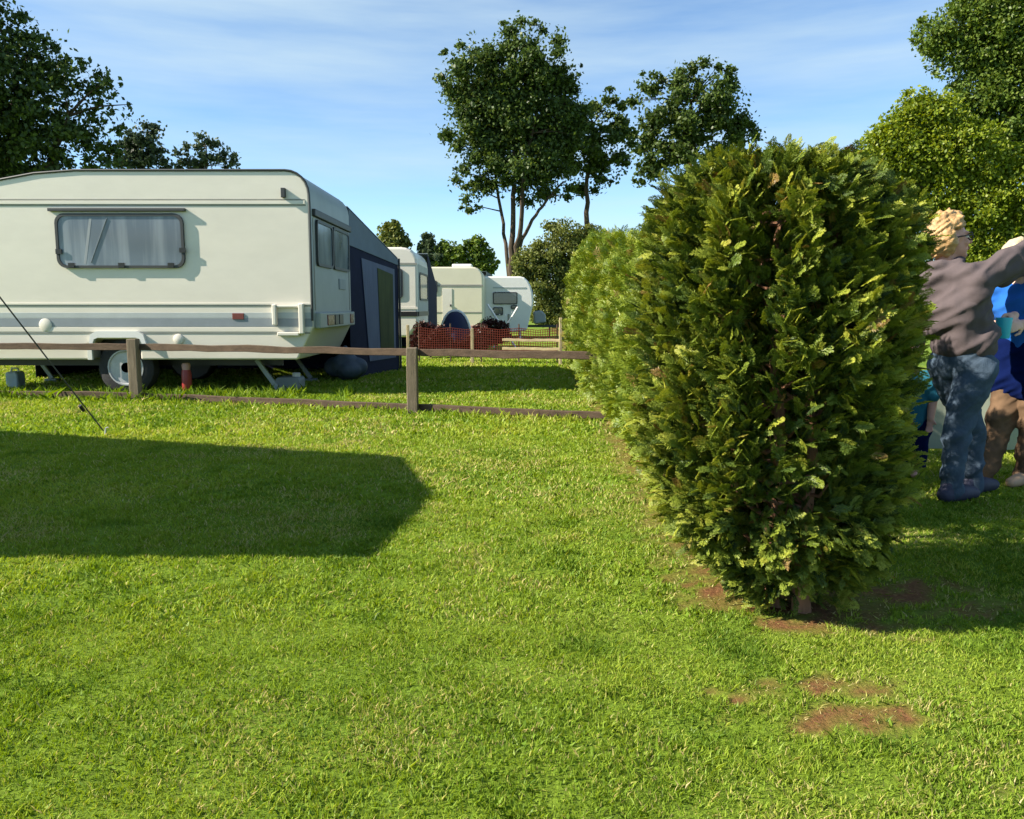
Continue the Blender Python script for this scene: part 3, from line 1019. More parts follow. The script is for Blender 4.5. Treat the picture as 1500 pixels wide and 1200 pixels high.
fence('wooden_fence', 'low weathered brown fence of posts and two rails in front of the near caravan', [G(200, 588), G(605, 606)],
      [(0.605, 0.072, 0.05, 0.075), (0.055, 0.066, 0.05, 0.075)], 0.105, [0.70, 0.655], M['wood'], M['post_wood'], [FENCE1[0], FENCE1[1], FENCE1[2], FENCE1[3]])
fb = [Vector((P(598, 520, 15.2).x, 15.2, 0)), Vector((P(692, 520, 15.0).x, 15.0, 0)), Vector((P(821, 520, 14.6).x, 14.6, 0))]
fence('far_wooden_fence', 'pale yellowish low fence beyond the mown strip, in front of the far caravans', fb,
      [(0.45, 0.05, 0.035, 0.06), (0.29, 0.05, 0.035, 0.06)], 0.055, [0.72, 0.66, 0.86], M['pale_wood'], M['pale_wood'], [Vector((P(736, 520, 14.86).x, 14.86, 0)), fb[2]])


# ------------------------------------------------------------------ near caravan
D1 = 9.5


def cx(px, py=400):
    return P(px, py, D1).x


def cz(py):
    return P(300, py, D1).z


XR = cx(456, 400)
base1 = Vector((cx(173), D1 + 1.12, 0))
car = empty('caravan', base1)
tag(car, 'large cream caravan with one tinted side window close behind the fence at left', 'caravan')
XL = -7.55
ztop, zbot = cz(250), cz(527)
W1 = 2.28
ax0, ax1 = cx(130, 520), cx(206, 520)
zar = cz(497)
# outline counter-clockwise from bottom right
prof = [(cx(436, 520), zbot), (XR + 0.0, cz(480)), (XR + 0.0, cz(300))]
for k in range(7):
    a = R(90 * k / 6)
    rr = cz(250) - cz(285)
    prof.append((XR - rr + rr * math.cos(a) - 0.0, ztop - rr + rr * math.sin(a)))
prof += [(cx(120), ztop), (cx(60), ztop - 0.035), (cx(0), ztop - 0.12), (-7.0, ztop - 0.24), (-7.35, ztop - 0.55), (XL, ztop - 1.05), (XL + 0.05, 0.62), (XL + 0.4, zbot)]
prof += [(ax0 + 0.0, zbot), (ax0, zar - 0.06), (ax0 + 0.07, zar), (ax1 - 0.07, zar), (ax1, zar - 0.06), (ax1, zbot)]
mb = MB()
mb.prism(prof, D1, D1 + W1)
body = mb.build('body', M['cream'], car, off=base1, bevel=0.02)
FY = D1          # facade plane


def strip(name, px0, px1, py0, py1, m, proud, parent=car, xa=None, xb=None):
    mbs = MB()
    mbs.box((cx(px0) if xa is None else xa, FY - proud, cz(py1)), (cx(px1) if xb is None else xb, FY + 0.002, cz(py0)))
    return mbs.build(name, m, parent, off=base1, bevel=0.002)


XLs = -7.2
for py0, py1, px1, m, pr in ((291.5, 293.5, 449, 'trim', 0.006), (299.8, 301.6, 451, 'trim', 0.006), (294.2, 299.2, 450, 'cream', 0.012), (444, 446.5, 456, 'cream', 0.010), (447.3, 449, 456, 'trim', 0.005)):
    strip('trim_strip', 0, px1, py0, py1, M[m], pr, xa=XLs)
for py0, py1, m in ((458, 466, 'pale_stripe'), (466.4, 478.8, 'grey_stripe')):
    strip('side_stripe', 0, 455.5, py0, py1, M[m], 0.003, xa=XLs)
strip('trim_strip', 0, 452, 487, 489, M['trim'], 0.005, xa=XLs)
strip('trim_strip', 0, 452, 480, 486, M['cream'], 0.008, xa=XLs)
# roof edge rail, following the top outline
mb = MB()
edge = [(cx(457, 470), cz(470)), (XR + .0, cz(300))] + prof[3:14]
mb.tube([(x + (0.004 if i < 2 else 0), FY - 0.004, z + (0.004 if i > 3 else 0)) for i, (x, z) in enumerate(edge)], 0.014, 8)
mb.build('edge_rail', M['dark_trim'], car, off=base1, smooth=True)
# wheel arch flare
mb = MB()
fl = [(cx(126), cz(505)), (cx(129), cz(490)), (cx(138), cz(485)), (cx(198), cz(485)), (cx(207), cz(490)), (cx(211), cz(505))]
fi = [(cx(131), cz(505)), (cx(134), cz(497)), (cx(140), cz(494.5)), (cx(196), cz(494.5)), (cx(202), cz(497)), (cx(205), cz(505))]
n = len(fl)
vs = [(x, FY - 0.05, z) for x, z in fl] + [(x, FY - 0.05, z) for x, z in fi] + [(x, FY + 0.01, z) for x, z in fl] + [(x, FY + 0.01, z) for x, z in fi]
fs = []
for i in range(n - 1):
    fs += [(i, i + 1, n + i + 1, n + i), (i + 1, i, 2 * n + i, 2 * n + i + 1), (n + i, n + i + 1, 3 * n + i + 1, 3 * n + i)]
mb.add(vs, fs)
mb.build('wheel_arch', M['white'], car, off=base1, fixn=True)
strip('arch_edge', 122, 129, 509, 527, M['white'], 0.03)
# wheel
whx, whz, wr = cx(172), 0.335, 0.335
wh = MB()
wh.lathe((whx, FY + 0.06, whz), (0, 1, 0), [(0.13, 0.19), (0.0, 0.20), (0.0, 0.30), (0.02, 0.328), (0.16, 0.335), (0.18, 0.31), (0.18, 0.19)], 36)
wheel = wh.build('wheel', M['rubber'], car, off=base1, smooth=True)
wh = MB()
ring = [(0.03, 0.215), (0.012, 0.212), (0.012, 0.197), (0.05, 0.178), (0.075, 0.15), (0.055, 0.125), (0.05, 0.07), (0.03, 0.06), (0.03, 0.0)]
wh.lathe((whx, FY + 0.043, whz), (0, 1, 0), ring, 36)
for k in range(5):
    a = 2 * math.pi * k / 5
    wh.lathe((whx + 0.098 * math.cos(a), FY + 0.085, whz + 0.098 * math.sin(a)), (0, 1, 0), [(0, 0.012), (0.015, 0.012)], 8)
wh.build('rim', M['steel'], wheel, off=base1, smooth=True)
for k in range(9):
    mb = MB()
    a = 2 * math.pi * k / 9
    mb.lathe((whx + 0.136 * math.cos(a), FY + 0.103, whz + 0.136 * math.sin(a)), (0, 1, 0), [(0.0, 0.022), (0.01, 0.022)], 10)
    mb.build('rim_hole', M['black'], wheel, off=base1)
# axle, chassis and floor under the body
mb = MB()
mb.box((XL + 0.5, FY + 0.45, zbot - 0.10), (XR - 0.5, FY + 0.50, zbot - 0.004))
mb.box((XL + 0.5, FY + 1.75, zbot - 0.10), (XR - 0.5, FY + 1.80, zbot - 0.004))
mb.tube([(whx, FY + 0.1, whz), (whx, FY + 2.1, whz)], 0.04, 8)
mb.lathe((whx, FY + 2.04, whz), (0, 1, 0), [(0.0, 0.1), (0.0, 0.30), (0.02, 0.328), (0.16, 0.335), (0.18, 0.31), (0.18, 0.1)], 24)
mb.box((ax0 + 0.01, FY + 0.26, zbot + 0.0), (ax1 - 0.01, FY + 0.28, zar - 0.01))
mb.build('chassis', M['black'], car, off=base1)
# corner steadies
for sx, px in ((XR - 0.55, None), (-6.55, None)):
    for sy in (0.3, 1.9):
        mb = MB()
        mb.bar((sx - 0.22, FY + sy, zbot - 0.02), (sx + 0.03, FY + sy, 0.05), 0.04, 0.05)
        mb.box((sx - 0.05, FY + sy - 0.07, 0.0), (sx + 0.11, FY + sy + 0.07, 0.045))
        mb.build('steady_leg', M['grey_plastic'], car, off=base1)


def window(mbname, x0, z0, x1, z1, r, yfront, parent, off, axis='y', fw=0.04, thick=0.045, ped=M['glass_dark'], latch=True, pane_streak=True):
    """pane in a dark rounded frame standing proud of a wall; axis 'y': wall faces -Y; 'x': wall faces +X"""
    o = rrect(x0, z0, x1, z1, r)
    i = rrect(x0 + fw, z0 + fw, x1 - fw, z1 - fw, max(0.01, r - fw * 0.6))
    s = -1 if axis == 'y' else 1
    mb = MB()
    ring_prism(mb, o, i, yfront + s * thick, yfront - s * 0.003, axis)
    fr = mb.build(mbname, M['dark_trim'], parent, off=off)
    mb = MB()
    i2 = rrect(x0 + fw - 0.003, z0 + fw - 0.003, x1 - fw + 0.003, z1 - fw + 0.003, max(0.01, r - fw * 0.6))
    if axis == 'y':
        mb.prism(i2, yfront + s * (thick - 0.012), yfront + s * 0.012)
    else:
        mb.prism_x(i2, yfront + s * (thick - 0.012), yfront + s * 0.012)
    mb.build('pane', ped, fr, off=off)
    return fr


# material of the tinted acrylic: curtain folds in the side pane, painted reflections in rear panes
def acrylic(name, col, foldcol, scale=(3.0, 1, 0.5)):
    m = bpy.data.materials.new(name)
    m.use_nodes = True
    n = m.node_tree.nodes
    l = m.node_tree.links
    b = n['Principled BSDF']
    b.inputs['Roughness'].default_value = 0.12
    t = n.new('ShaderNodeTexCoord')
    mp_ = n.new('ShaderNodeMapping')
    mp_.inputs['Rotation'].default_value = (0, R(-14), 0)
    mp_.inputs['Scale'].default_value = scale
    z = n.new('ShaderNodeTexNoise')
    z.inputs['Scale'].default_value = 2.2
    z.inputs['Detail'].default_value = 3
    r = n.new('ShaderNodeValToRGB')
    r.color_ramp.elements[0].position = 0.45
    r.color_ramp.elements[0].color = (*col, 1)
    r.color_ramp.elements[1].position = 0.72
    r.color_ramp.elements[1].color = (*foldcol, 1)
    l.new(t.outputs['Object'], mp_.inputs['Vector'])
    l.new(mp_.outputs['Vector'], z.inputs['Vector'])
    l.new(z.outputs['Fac'], r.inputs['Fac'])
    l.new(r.outputs['Color'], b.inputs['Base Color'])
    return m


M['acrylic'] = acrylic('curtained_acrylic', (0.115, 0.14, 0.17), (0.24, 0.27, 0.30), (3.2, 1, 0.25))
M['acrylic_blue'] = acrylic('sky_acrylic', (0.12, 0.16, 0.18), (0.27, 0.32, 0.35))  # sky and tree reflections put into the pane colour
win = window('window', cx(87), cz(393), cx(273), cz(313), 0.11, FY, car, base1, fw=0.03, thick=0.036, ped=M['acrylic'])
for px, py in ((91, 369), (271, 367), (108, 389), (181, 389), (253, 389)):
    mb = MB()
    mb.box((cx(px) - 0.035, FY - 0.047, cz(py) - 0.028), (cx(px) + 0.035, FY - 0.035, cz(py) + 0.028))
    mb.build('latch', M['black'], win, off=base1)
# two pale bars on the tinted pane, window reflections put into their colour
for (xa, ya), (xb, yb), w in (((139, 320), (127, 387), 0.03), ((163, 320), (136, 385), 0.02)):
    mb = MB()
    p, q = Vector((cx(xa), FY - 0.0235, cz(ya))), Vector((cx(xb), FY - 0.0235, cz(yb)))
    mb.bar(p, q, w, 0.004)
    mb.build('reflection_streak', M['pane_streak'], win, off=base1)
mb = MB()
mb.box((cx(79), FY - 0.05, cz(310)), (cx(277), FY + 0.002, cz(305.5)))
mb.build('drip_rail', M['dark_trim'], car, off=base1, bevel=0.004)
# small fittings on the side
mb = MB()
mb.box((cx(417), FY - 0.055, cz(290)), (cx(423), FY + 0.002, cz(276)))
mb.build('awning_bracket', M['dark_trim'], car, off=base1, bevel=0.005)
mb = MB()
mb.box((cx(338), FY - 0.014, cz(468)), (cx(355), FY + 0.002, cz(459)))
mb.build('side_reflector', M['red_lens'], car, off=base1, bevel=0.004)
mb = MB()
mb.lathe((cx(61.5), FY + 0.002, cz(476)), (0, -1, 0), [(0, 0.075), (0.012, 0.075), (0.018, 0.06), (0.02, 0.0)], 24)
mb.build('vent_cap', M['cream'], car, off=base1, smooth=True)
mb = MB()
mb.lathe((cx(257), FY + 0.002, cz(497)), (0, -1, 0), [(0, 0.065), (0.022, 0.06), (0.03, 0.04), (0.032, 0.0)], 20)
mb.build('socket_cover', M['cream'], car, off=base1, smooth=True)
# grab handle at the rear corner
mb = MB()
hx0, hx1, hz0, hz1 = cx(402), cx(441), cz(489), cz(446)
mb.box((hx0 - 0.03, FY - 0.07, hz0 + 0.10), (hx0 + 0.02, FY + 0.002, hz1))
mb.box((hx1 - 0.03, FY - 0.075, hz0), (hx1 + 0.03, FY + 0.002, hz1 + 0.01))
mb.box((hx0 + 0.022, FY - 0.065, hz0 - 0.025), (hx1 - 0.032, FY + 0.002, hz0 + 0.02))
mb.box((hx0 + 0.022, FY - 0.05, hz1 - 0.04), (hx1 - 0.032, FY + 0.002, hz1 - 0.005))
mb.build('grab_handle', M['cream'], car, off=base1, bevel=0.012)
# rear end face (faces +X): added shell, the end's shade put into its grey, bumper to roof
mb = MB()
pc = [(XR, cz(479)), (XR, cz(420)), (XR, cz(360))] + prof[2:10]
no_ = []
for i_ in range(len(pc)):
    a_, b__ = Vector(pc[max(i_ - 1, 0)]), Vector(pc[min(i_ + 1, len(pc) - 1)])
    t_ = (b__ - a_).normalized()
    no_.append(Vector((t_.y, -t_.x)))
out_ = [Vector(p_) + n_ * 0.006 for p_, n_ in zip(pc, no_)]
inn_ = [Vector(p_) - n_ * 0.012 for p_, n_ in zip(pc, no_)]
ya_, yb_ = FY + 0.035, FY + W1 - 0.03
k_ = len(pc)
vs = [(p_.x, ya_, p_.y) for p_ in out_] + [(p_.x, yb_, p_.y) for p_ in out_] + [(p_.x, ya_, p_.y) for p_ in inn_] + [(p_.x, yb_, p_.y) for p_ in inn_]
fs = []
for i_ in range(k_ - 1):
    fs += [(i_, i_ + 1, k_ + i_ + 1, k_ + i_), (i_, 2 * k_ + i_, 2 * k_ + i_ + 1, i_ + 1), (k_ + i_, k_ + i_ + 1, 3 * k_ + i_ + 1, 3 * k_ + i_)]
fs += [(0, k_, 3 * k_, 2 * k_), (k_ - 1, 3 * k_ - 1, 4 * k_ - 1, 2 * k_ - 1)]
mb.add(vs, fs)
mb.build('rear_shade_panel', M['rear_shade'], car, off=base1, smooth=True)
yw0, yw1 = FY + 0.22, FY + W1 - 0.18
ww = window('rear_window', yw0, cz(388), (yw0 + yw1) / 2 - 0.1, cz(318), 0.07, XR + 0.006, car, base1, axis='x', fw=0.035, thick=0.03, ped=M['acrylic_blue'])
ww = window('rear_window', (yw0 + yw1) / 2 - 0.06, cz(388), yw1, cz(318), 0.07, XR + 0.006, car, base1, axis='x', fw=0.035, thick=0.03, ped=M['acrylic_blue'])
mb = MB()
mb.box((XR - 0.002, FY + 0.10, cz(315)), (XR + 0.045, FY + W1 - 0.06, cz(304)))
mb.build('rear_visor', M['dark_trim'], car, off=base1, bevel=0.01)
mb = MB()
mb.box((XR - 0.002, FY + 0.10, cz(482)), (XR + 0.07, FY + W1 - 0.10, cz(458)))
bump_ = mb.build('bumper', M['rear_shade'], car, off=base1, bevel=0.015)  # bumper colour darkened for shade like the end above
for ya, yb, m in ((0.45, 0.80, 'red_lens'), (0.86, 1.05, 'black'), (1.12, 1.35, 'black'), (1.85, 2.05, 'red_lens')):
    mb = MB()
    mb.box((XR + 0.06, FY + ya, cz(478)), (XR + 0.082, FY + yb, cz(462)))
    mb.build('tail_light' if m == 'red_lens' else 'lamp_recess', M[m], bump_, off=base1, bevel=0.006)
mb = MB()
mb.box((XR - 0.002, FY + 1.45, cz(420)), (XR + 0.02, FY + 1.85, cz(402)))
mb.build('service_hatch', M['grey_plastic'], car, off=base1, bevel=0.006)
for ya in (0.12, W1 - 0.13):
    mb = MB()
    mb.box((XR - 0.002, FY + ya - 0.02, cz(455)), (XR + 0.012, FY + ya + 0.02, cz(318)))
    mb.build('corner_trim', M['trim'], car, off=base1)

# awning behind the near caravan
ba = Vector((-2.2, D1 + W1 + 0.6, 0))
aw = empty('awning', ba)
tag(aw, 'navy and slate blue awning on the far side of the near caravan', 'awning')
y0a, y1a = D1 + W1 + 0.03, 13.62
xe0 = P(511, 400, y0a).x
xe1 = P(583, 400, y1a).x
za0, za1 = P(511, 303, y0a).z, P(583, 379, y1a).z
xf = -7.0
mb = MB()
mb.sheet([(xf, y0a, za0), (xe0, y0a, za0), (xe1, y1a, za1), (xf, y1a, za1)], 0.012)
mb.build('roof', M['slate_cloth'], aw, off=ba)


def ew(t, z, dx=0.0):
    """point on the awning's end wall: t from caravan to front"""
    return (xe0 + (xe1 - xe0) * t + dx, y0a + (y1a - y0a) * t, z)


zr = lambda t: za0 + (za1 - za0) * t - 0.006
mb = MB()
mb.sheet([ew(0, 0.0), ew(0, zr(0)), ew(1, zr(1)), ew(1, 0.0)], 0.006)
wall = mb.build('end_wall', M['navy_cloth'], aw, off=ba)
mb = MB()
zl = P(530, 368, y0a + 0.4).z
mb.sheet([ew(0.01, zl + 0.06, 0.012), ew(0.01, zr(0.01) - 0.02, 0.012), ew(0.99, zr(0.99) - 0.02, 0.012), ew(0.99, zr(0.99) - 0.11, 0.012)], 0.005)
mb.build('gable_panel', M['slate_cloth'], wall, off=ba)
mb = MB()
mb.sheet([ew(0.34, 0.22, 0.014), ew(0.22, zl - 0.10, 0.014), ew(0.90, zr(0.9) - 0.24, 0.014), ew(0.90, 0.22, 0.014)], 0.005)
pn = mb.build('wall_panel', M['greyblue_cloth'], wall, off=ba)
mb = MB()
mb.sheet([ew(0.56, 0.38, 0.023), ew(0.52, zl - 0.22, 0.023), ew(0.85, zr(0.85) - 0.36, 0.023), ew(0.85, 0.38, 0.023)], 0.004)
mb.build('window_pane', M['olive_pane'], pn, off=ba)
mb = MB()
mb.sheet([(xf, y1a, 0), (xe1, y1a, 0), (xe1, y1a, za1 - 0.01), (xf, y1a, za1 - 0.01)], 0.006)
mb.build('front_wall', M['navy_cloth'], aw, off=ba)
mb = MB()
mb.sheet([(xf, y0a, 0), (xf, y1a, 0), (xf, y1a, za1 - 0.02), (xf, y0a, za0 - 0.02)], 0.006)
mb.build('end_wall', M['navy_cloth'], aw, off=ba)
mb = MB()
mb.tube([ew(1, 0, 0.02), ew(1, za1, 0.02)], 0.018, 8)
mb.build('pole', M['dark_trim'], aw, off=ba)

# things lying under the caravan
t = empty('gas_bottle', Vector((P(273, 545, 9.66).x, 9.66, 0)))
tag(t, 'small red bottle with pale pink top under the near caravan', 'gas bottle')
mb = MB()
mb.lathe((0, 0, 0), (0, 0, 1), [(0, 0.052), (0.02, 0.058), (0.25, 0.058), (0.30, 0.05), (0.31, 0.035)], 20)
mb.build('cylinder_body', M['red_plastic'], t, smooth=True)
mb = MB()
mb.lathe((0, 0, 0.30), (0, 0, 1), [(0, 0.045), (0.06, 0.052), (0.085, 0.04), (0.09, 0.0)], 20)
mb.build('cap', M['pink_plastic'], t, smooth=True)
t = empty('waste_tank', Vector((P(425, 550, 10.3).x, 10.3, 0)))
tag(t, 'low grey waste water tank lying in the grass under the caravan corner', 'water tank')
mb = MB()
mb.prism(rrect(-0.15, 0, 0.15, 0.17, 0.05), -0.16, 0.16)
mb.build('tank_body', M['grey_plastic'], t, bevel=0.015)
mb = MB()
mb.lathe((0.08, 0, 0.165), (0, 0, 1), [(0, 0.05), (0.05, 0.05), (0.055, 0.03)], 16)
mb.build('cap', M['white'], t)
t = empty('stuffed_sack', Vector((P(500, 548, 12.0).x + 0.15, 11.6, 0)))
tag(t, 'blue grey stuffed sack beside the awning, below the top fence rail', 'sack')
mb = MB()
for _ in range(14):
    mb.ell((random.uniform(-0.16, 0.16), random.uniform(-0.12, 0.12), random.uniform(0.13, 0.26)), (random.uniform(0.12, 0.18), random.uniform(0.12, 0.16), random.uniform(0.12, 0.17)))
mb.ell((0, 0, 0.42), (0.05, 0.05, 0.09))
sk = mb.build('sack_body', M['bluebag'], t, smooth=True)
rm = sk.modifiers.new('remesh', 'REMESH')
rm.mode = 'VOXEL'
rm.voxel_size = 0.02
rm.use_smooth_shade = True
t = empty('water_container', Vector((P(22, 545, 10.5).x, 10.5, 0)))
tag(t, 'pale blue water container under the caravan at the left edge', 'container')
mb = MB()
mb.prism(rrect(-0.08, 0, 0.08, 0.22, 0.04), -0.09, 0.09)
mb.build('container_body', mat('pale_blue_plastic', (0.40, 0.48, 0.55), 0.5), t, bevel=0.02)
mb = MB()
mb.tube([(-0.05, 0, 0.21), (-0.04, 0, 0.26), (0.04, 0, 0.26), (0.05, 0, 0.21)], 0.012, 8)
mb.build('handle', M['white'], t)


# ------------------------------------------------------------------ far caravans
def far_caravan(label, d, px_l, px_r, py_top, py_bot, width, paint, nose_right, xmin=None):
    """side faces the camera; rounded nose right or rounded roof corner"""
    xr_, xl_ = P(px_r, 430, d).x, (P(px_l, 430, d).x if xmin is None else xmin)
    zt, zb = P(700, py_top, d).z, P(700, py_bot, d).z
    b0 = Vector(((xl_ + xr_) / 2, d + width / 2, 0))
    root = empty('caravan', b0)
    tag(root, label, 'caravan')
    poly = []
    h = zt - zb
    if nose_right:
        w = nose_right
        poly += [(xr_ - w * 1.5, zb), (xr_ - w * 0.5, zb + 0.06), (xr_ - 0.08, zb + 0.32 * h), (xr_, zb + 0.5 * h)]
        for k in range(6):
            a = R(90 * k / 5)
            poly.append((xr_ - w + w * math.cos(a), zt - 0.42 * h + 0.42 * h * math.sin(a)))
    else:
        poly += [(xr_ - 0.22, zb), (xr_, zb + 0.3)]
        for k in range(6):
            a = R(90 * k / 5)
            poly.append((xr_ - 0.34 + 0.34 * math.cos(a), zt - 0.34 + 0.34 * math.sin(a)))
    poly += [(xl_ + 0.6, zt), (xl_ + 0.25, zt - 0.2), (xl_, zt - 0.9), (xl_, zb + 0.3), (xl_ + 0.3, zb)]
    mb = MB()
    mb.prism(poly, d, d + width)
    mb.build('body', paint, root, off=b0, bevel=0.05)
    mb = MB()
    wx = xl_ + (xr_ - xl_) * 0.48
    mb.lathe((wx, d - 0.01, 0.29), (0, 1, 0), [(0, 0.1), (0, 0.26), (0.02, 0.29), (0.15, 0.29), (0.17, 0.1)], 20)
    mb.build('wheel', M['rubber'], root, off=b0)
    mb = MB()
    mb.lathe((wx, d + width - 0.16, 0.29), (0, 1, 0), [(0, 0.1), (0, 0.26), (0.02, 0.29), (0.15, 0.29), (0.17, 0.1)], 20)
    mb.build('wheel', M['rubber'], root, off=b0)
    for sx in (xl_ + 0.5, xr_ - 0.42):
        for sy in (0.15, width - 0.2):
            mb = MB()
            mb.bar((sx, d + sy, zb + 0.02), (sx, d + sy, 0.02), 0.05, 0.05)
            mb.box((sx - 0.07, d + sy - 0.07, 0), (sx + 0.07, d + sy + 0.07, 0.03))
            mb.build('steady_leg', M['white'], root, off=b0)
    return root, b0, xl_, xr_, zt, zb


def fpanel(root, b0, name, d, px0, px1, py0, py1, m, proud=0.012, r=None):
    mb = MB()
    x0, x1, z0, z1 = P(px0, 430, d).x, P(px1, 430, d).x, P(700, py1, d).z, P(700, py0, d).z
    if r:
        mb.prism(rrect(x0, z0, x1, z1, r), d - proud, d + 0.003)
    else:
        mb.box((x0, d - proud, z0), (x1, d + 0.003, z1))
    return mb.build(name, m, root, off=b0)


# second
d2 = 17.7
root, b0, xl_, xr_, zt, zb = far_caravan('grey white caravan just behind the navy awning, black band round its side', d2, 500, 612, 362, 494, 2.15, M['cream'], 0, xmin=-7.0)
fpanel(root, b0, 'trim_strip', d2, 480, 611, 385, 388, M['trim'], 0.012)
fpanel(root, b0, 'black_band', d2, 470, 611.5, 456.5, 463.5, M['black'], 0.016)
w_ = fpanel(root, b0, 'window', d2, 530, 590.5, 393, 437, M['dark_trim'], 0.03, 0.08)
fpanel(w_, b0, 'pane', d2, 532.5, 588, 396, 434, M['glass_dark'], 0.034, 0.06)
fpanel(root, b0, 'trim_strip', d2, 580, 611.6, 450, 453, M['cream'], 0.012)
mb = MB()
ring_prism(mb, rrect(d2 + 0.25, P(700, 440, d2).z, d2 + 1.9, P(700, 398, d2).z, 0.1), rrect(d2 + 0.31, P(700, 437, d2).z, d2 + 1.84, P(700, 401, d2).z, 0.07), xr_ + 0.03, xr_ - 0.003, 'x')
w_ = mb.build('rear_window', M['dark_trim'], root, off=b0)
mb = MB()
mb.prism_x(rrect(d2 + 0.305, P(700, 437.3, d2).z, d2 + 1.845, P(700, 400.7, d2).z, 0.07), xr_ + 0.02, xr_ - 0.002)
mb.build('pane', M['acrylic_blue'], w_, off=b0)
mb = MB()
mb.box((xr_ - 0.01, d2 + 0.03, P(700, 463.5, d2).z), (xr_ + 0.018, d2 + 2.1, P(700, 456.5, d2).z))
mb.build('black_band', M['black'], root, off=b0)
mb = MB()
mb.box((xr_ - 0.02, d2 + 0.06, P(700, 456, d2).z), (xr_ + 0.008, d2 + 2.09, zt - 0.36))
mb.build('rear_shade_panel', M['rear_shade'], root, off=b0)  # added sheet, its grey stands for the shaded end
# its dark awning
bb = Vector((xr_, d2 + 2.9, 0))
t = empty('awning', bb)
tag(t, 'dark blue awning beyond the grey white caravan with the black band', 'awning')
ya, yb = d2 + 2.18, d2 + 4.2
xa, xb = xr_, P(640, 440, yb).x
zA, zB = P(628, 372, ya).z, P(640, 420, yb).z
mb = MB()
mb.sheet([(-6.5, ya, zA), (xa, ya, zA), (xb, yb, zB), (-6.5, yb, zB)], 0.012)
mb.build('roof', M['slate_cloth'], t, off=bb)
mb = MB()
mb.sheet([(xa, ya, 0), (xa, ya, zA - 0.01), (xb, yb, zB - 0.01), (xb, yb, 0)], 0.006)
mb.build('end_wall', M['navy_cloth'], t, off=bb)
mb = MB()
mb.sheet([(-6.5, yb, 0), (xb, yb, 0), (xb, yb, zB - 0.01), (-6.5, yb, zB - 0.01)], 0.006)
mb.build('front_wall', M['navy_cloth'], t, off=bb)

# third
d3 = 25.0
root, b0, xl_, xr_, zt, zb = far_caravan('cream caravan with a roof hatch, navy dome tent pitched before it', d3, 560, 708, 391, 482, 2.2, M['cream_old'], 0, xmin=-5.6)
fpanel(root, b0, 'trim_strip', d3, 600, 707.5, 417, 420, M['trim'], 0.012)
fpanel(root, b0, 'trim_strip', d3, 600, 707, 457, 458.5, M['trim'], 0.012)
fpanel(root, b0, 'skirt', d3, 600, 703, 477, 484, M['pink_plastic'], 0.02)
w_ = fpanel(root, b0, 'window', d3, 600, 641, 411, 430, M['dark_trim'], 0.03, 0.08)
fpanel(w_, b0, 'pane', d3, 602, 638.5, 413, 428, M['glass_dark'], 0.034, 0.06)
dr = fpanel(root, b0, 'door', d3, 648, 662, 423, 474, M['cream'], 0.015)
fpanel(dr, b0, 'handle', d3, 659, 661, 446, 449, M['dark_trim'], 0.04)
mb = MB()
mb.box((P(660, 400, d3).x, d3 + 0.6, zt), (P(690, 400, d3).x, d3 + 1.3, zt + 0.12))
mb.build('roof_hatch', M['white'], root, off=b0, bevel=0.04)
bb = Vector((xr_ + 0.1, d3 + 3.0, 0))
t = empty('awning', bb)
tag(t, 'small grey green awning between the cream caravan and the white caravan', 'awning')
ya, yb = d3 + 2.25, d3 + 3.4
xa, xb = xr_ + 0.02, P(722, 440, yb).x
zA, zB = P(712, 398, ya).z, P(722, 404, yb).z
mb = MB()
mb.sheet([(-4.5, ya, zA), (xa, ya, zA), (xb, yb, zB), (-4.5, yb, zB)], 0.012)
mb.build('roof', M['green_cloth'], t, off=bb)
mb = MB()
mb.sheet([(xa, ya, 0), (xa, ya, zA - 0.01), (xb, yb, zB - 0.01), (xb, yb, 0)], 0.006)
mb.build('end_wall', M['green_cloth'], t, off=bb)

# fourth
d4 = 27.0
root, b0, xl_, xr_, zt, zb = far_caravan('small white caravan with a curved nose and dark windows, farthest of the row', d4, 640, 781, 405, 487, 2.1, M['white'], 0.42, xmin=-2.6)
for a, b_, c, e in ((722, 758, 428, 446), (722, 737, 450, 462), (748, 758, 447, 453)):
    w_ = fpanel(root, b0, 'window', d4, a, b_, c, e, M['dark_trim'], 0.03, 0.05)
    fpanel(w_, b0, 'pane', d4, a + 1.5, b_ - 1.5, c + 1.5, e - 1.5, M['glass_dark'], 0.034, 0.04)
fpanel(root, b0, 'trim_strip', d4, 722, 770, 420.5, 422.5, M['pale_stripe'], 0.012)
fpanel(root, b0, 'door_edge', d4, 743.5, 746.5, 460, 478, M['trim'], 0.012)
mb = MB()
zc = P(700, 462, d4).z
mb.prism([(xr_ + 0.06, zc - 0.30), (xr_ + 0.46, zc - 0.25), (xr_ + 0.44, zc + 0.02), (xr_ + 0.30, zc + 0.16), (xr_ + 0.04, zc + 0.12)], d4 + 0.6, d4 + 1.5)
mb.build('gas_locker', M['grey_plastic'], root, off=b0, bevel=0.05)
mb = MB()
mb.bar((xr_ - 0.3, d4 + 1.05, 0.40), (xr_ + 0.95, d4 + 1.05, 0.40), 0.08, 0.08)
mb.bar((xr_ + 0.6, d4 + 1.05, 0.40), (xr_ + 0.6, d4 + 1.05, 0.02), 0.05, 0.05)
mb.build('drawbar', M['dark_trim'], root, off=b0)
mb = MB()
mb.prism_x(rrect(d4 + 0.35, P(700, 444, d4).z, d4 + 1.75, P(700, 424, d4).z, 0.1), xr_ + 0.012, xr_ - 0.05)
mb.build('front_window', M['glass_dark'], root, off=b0)

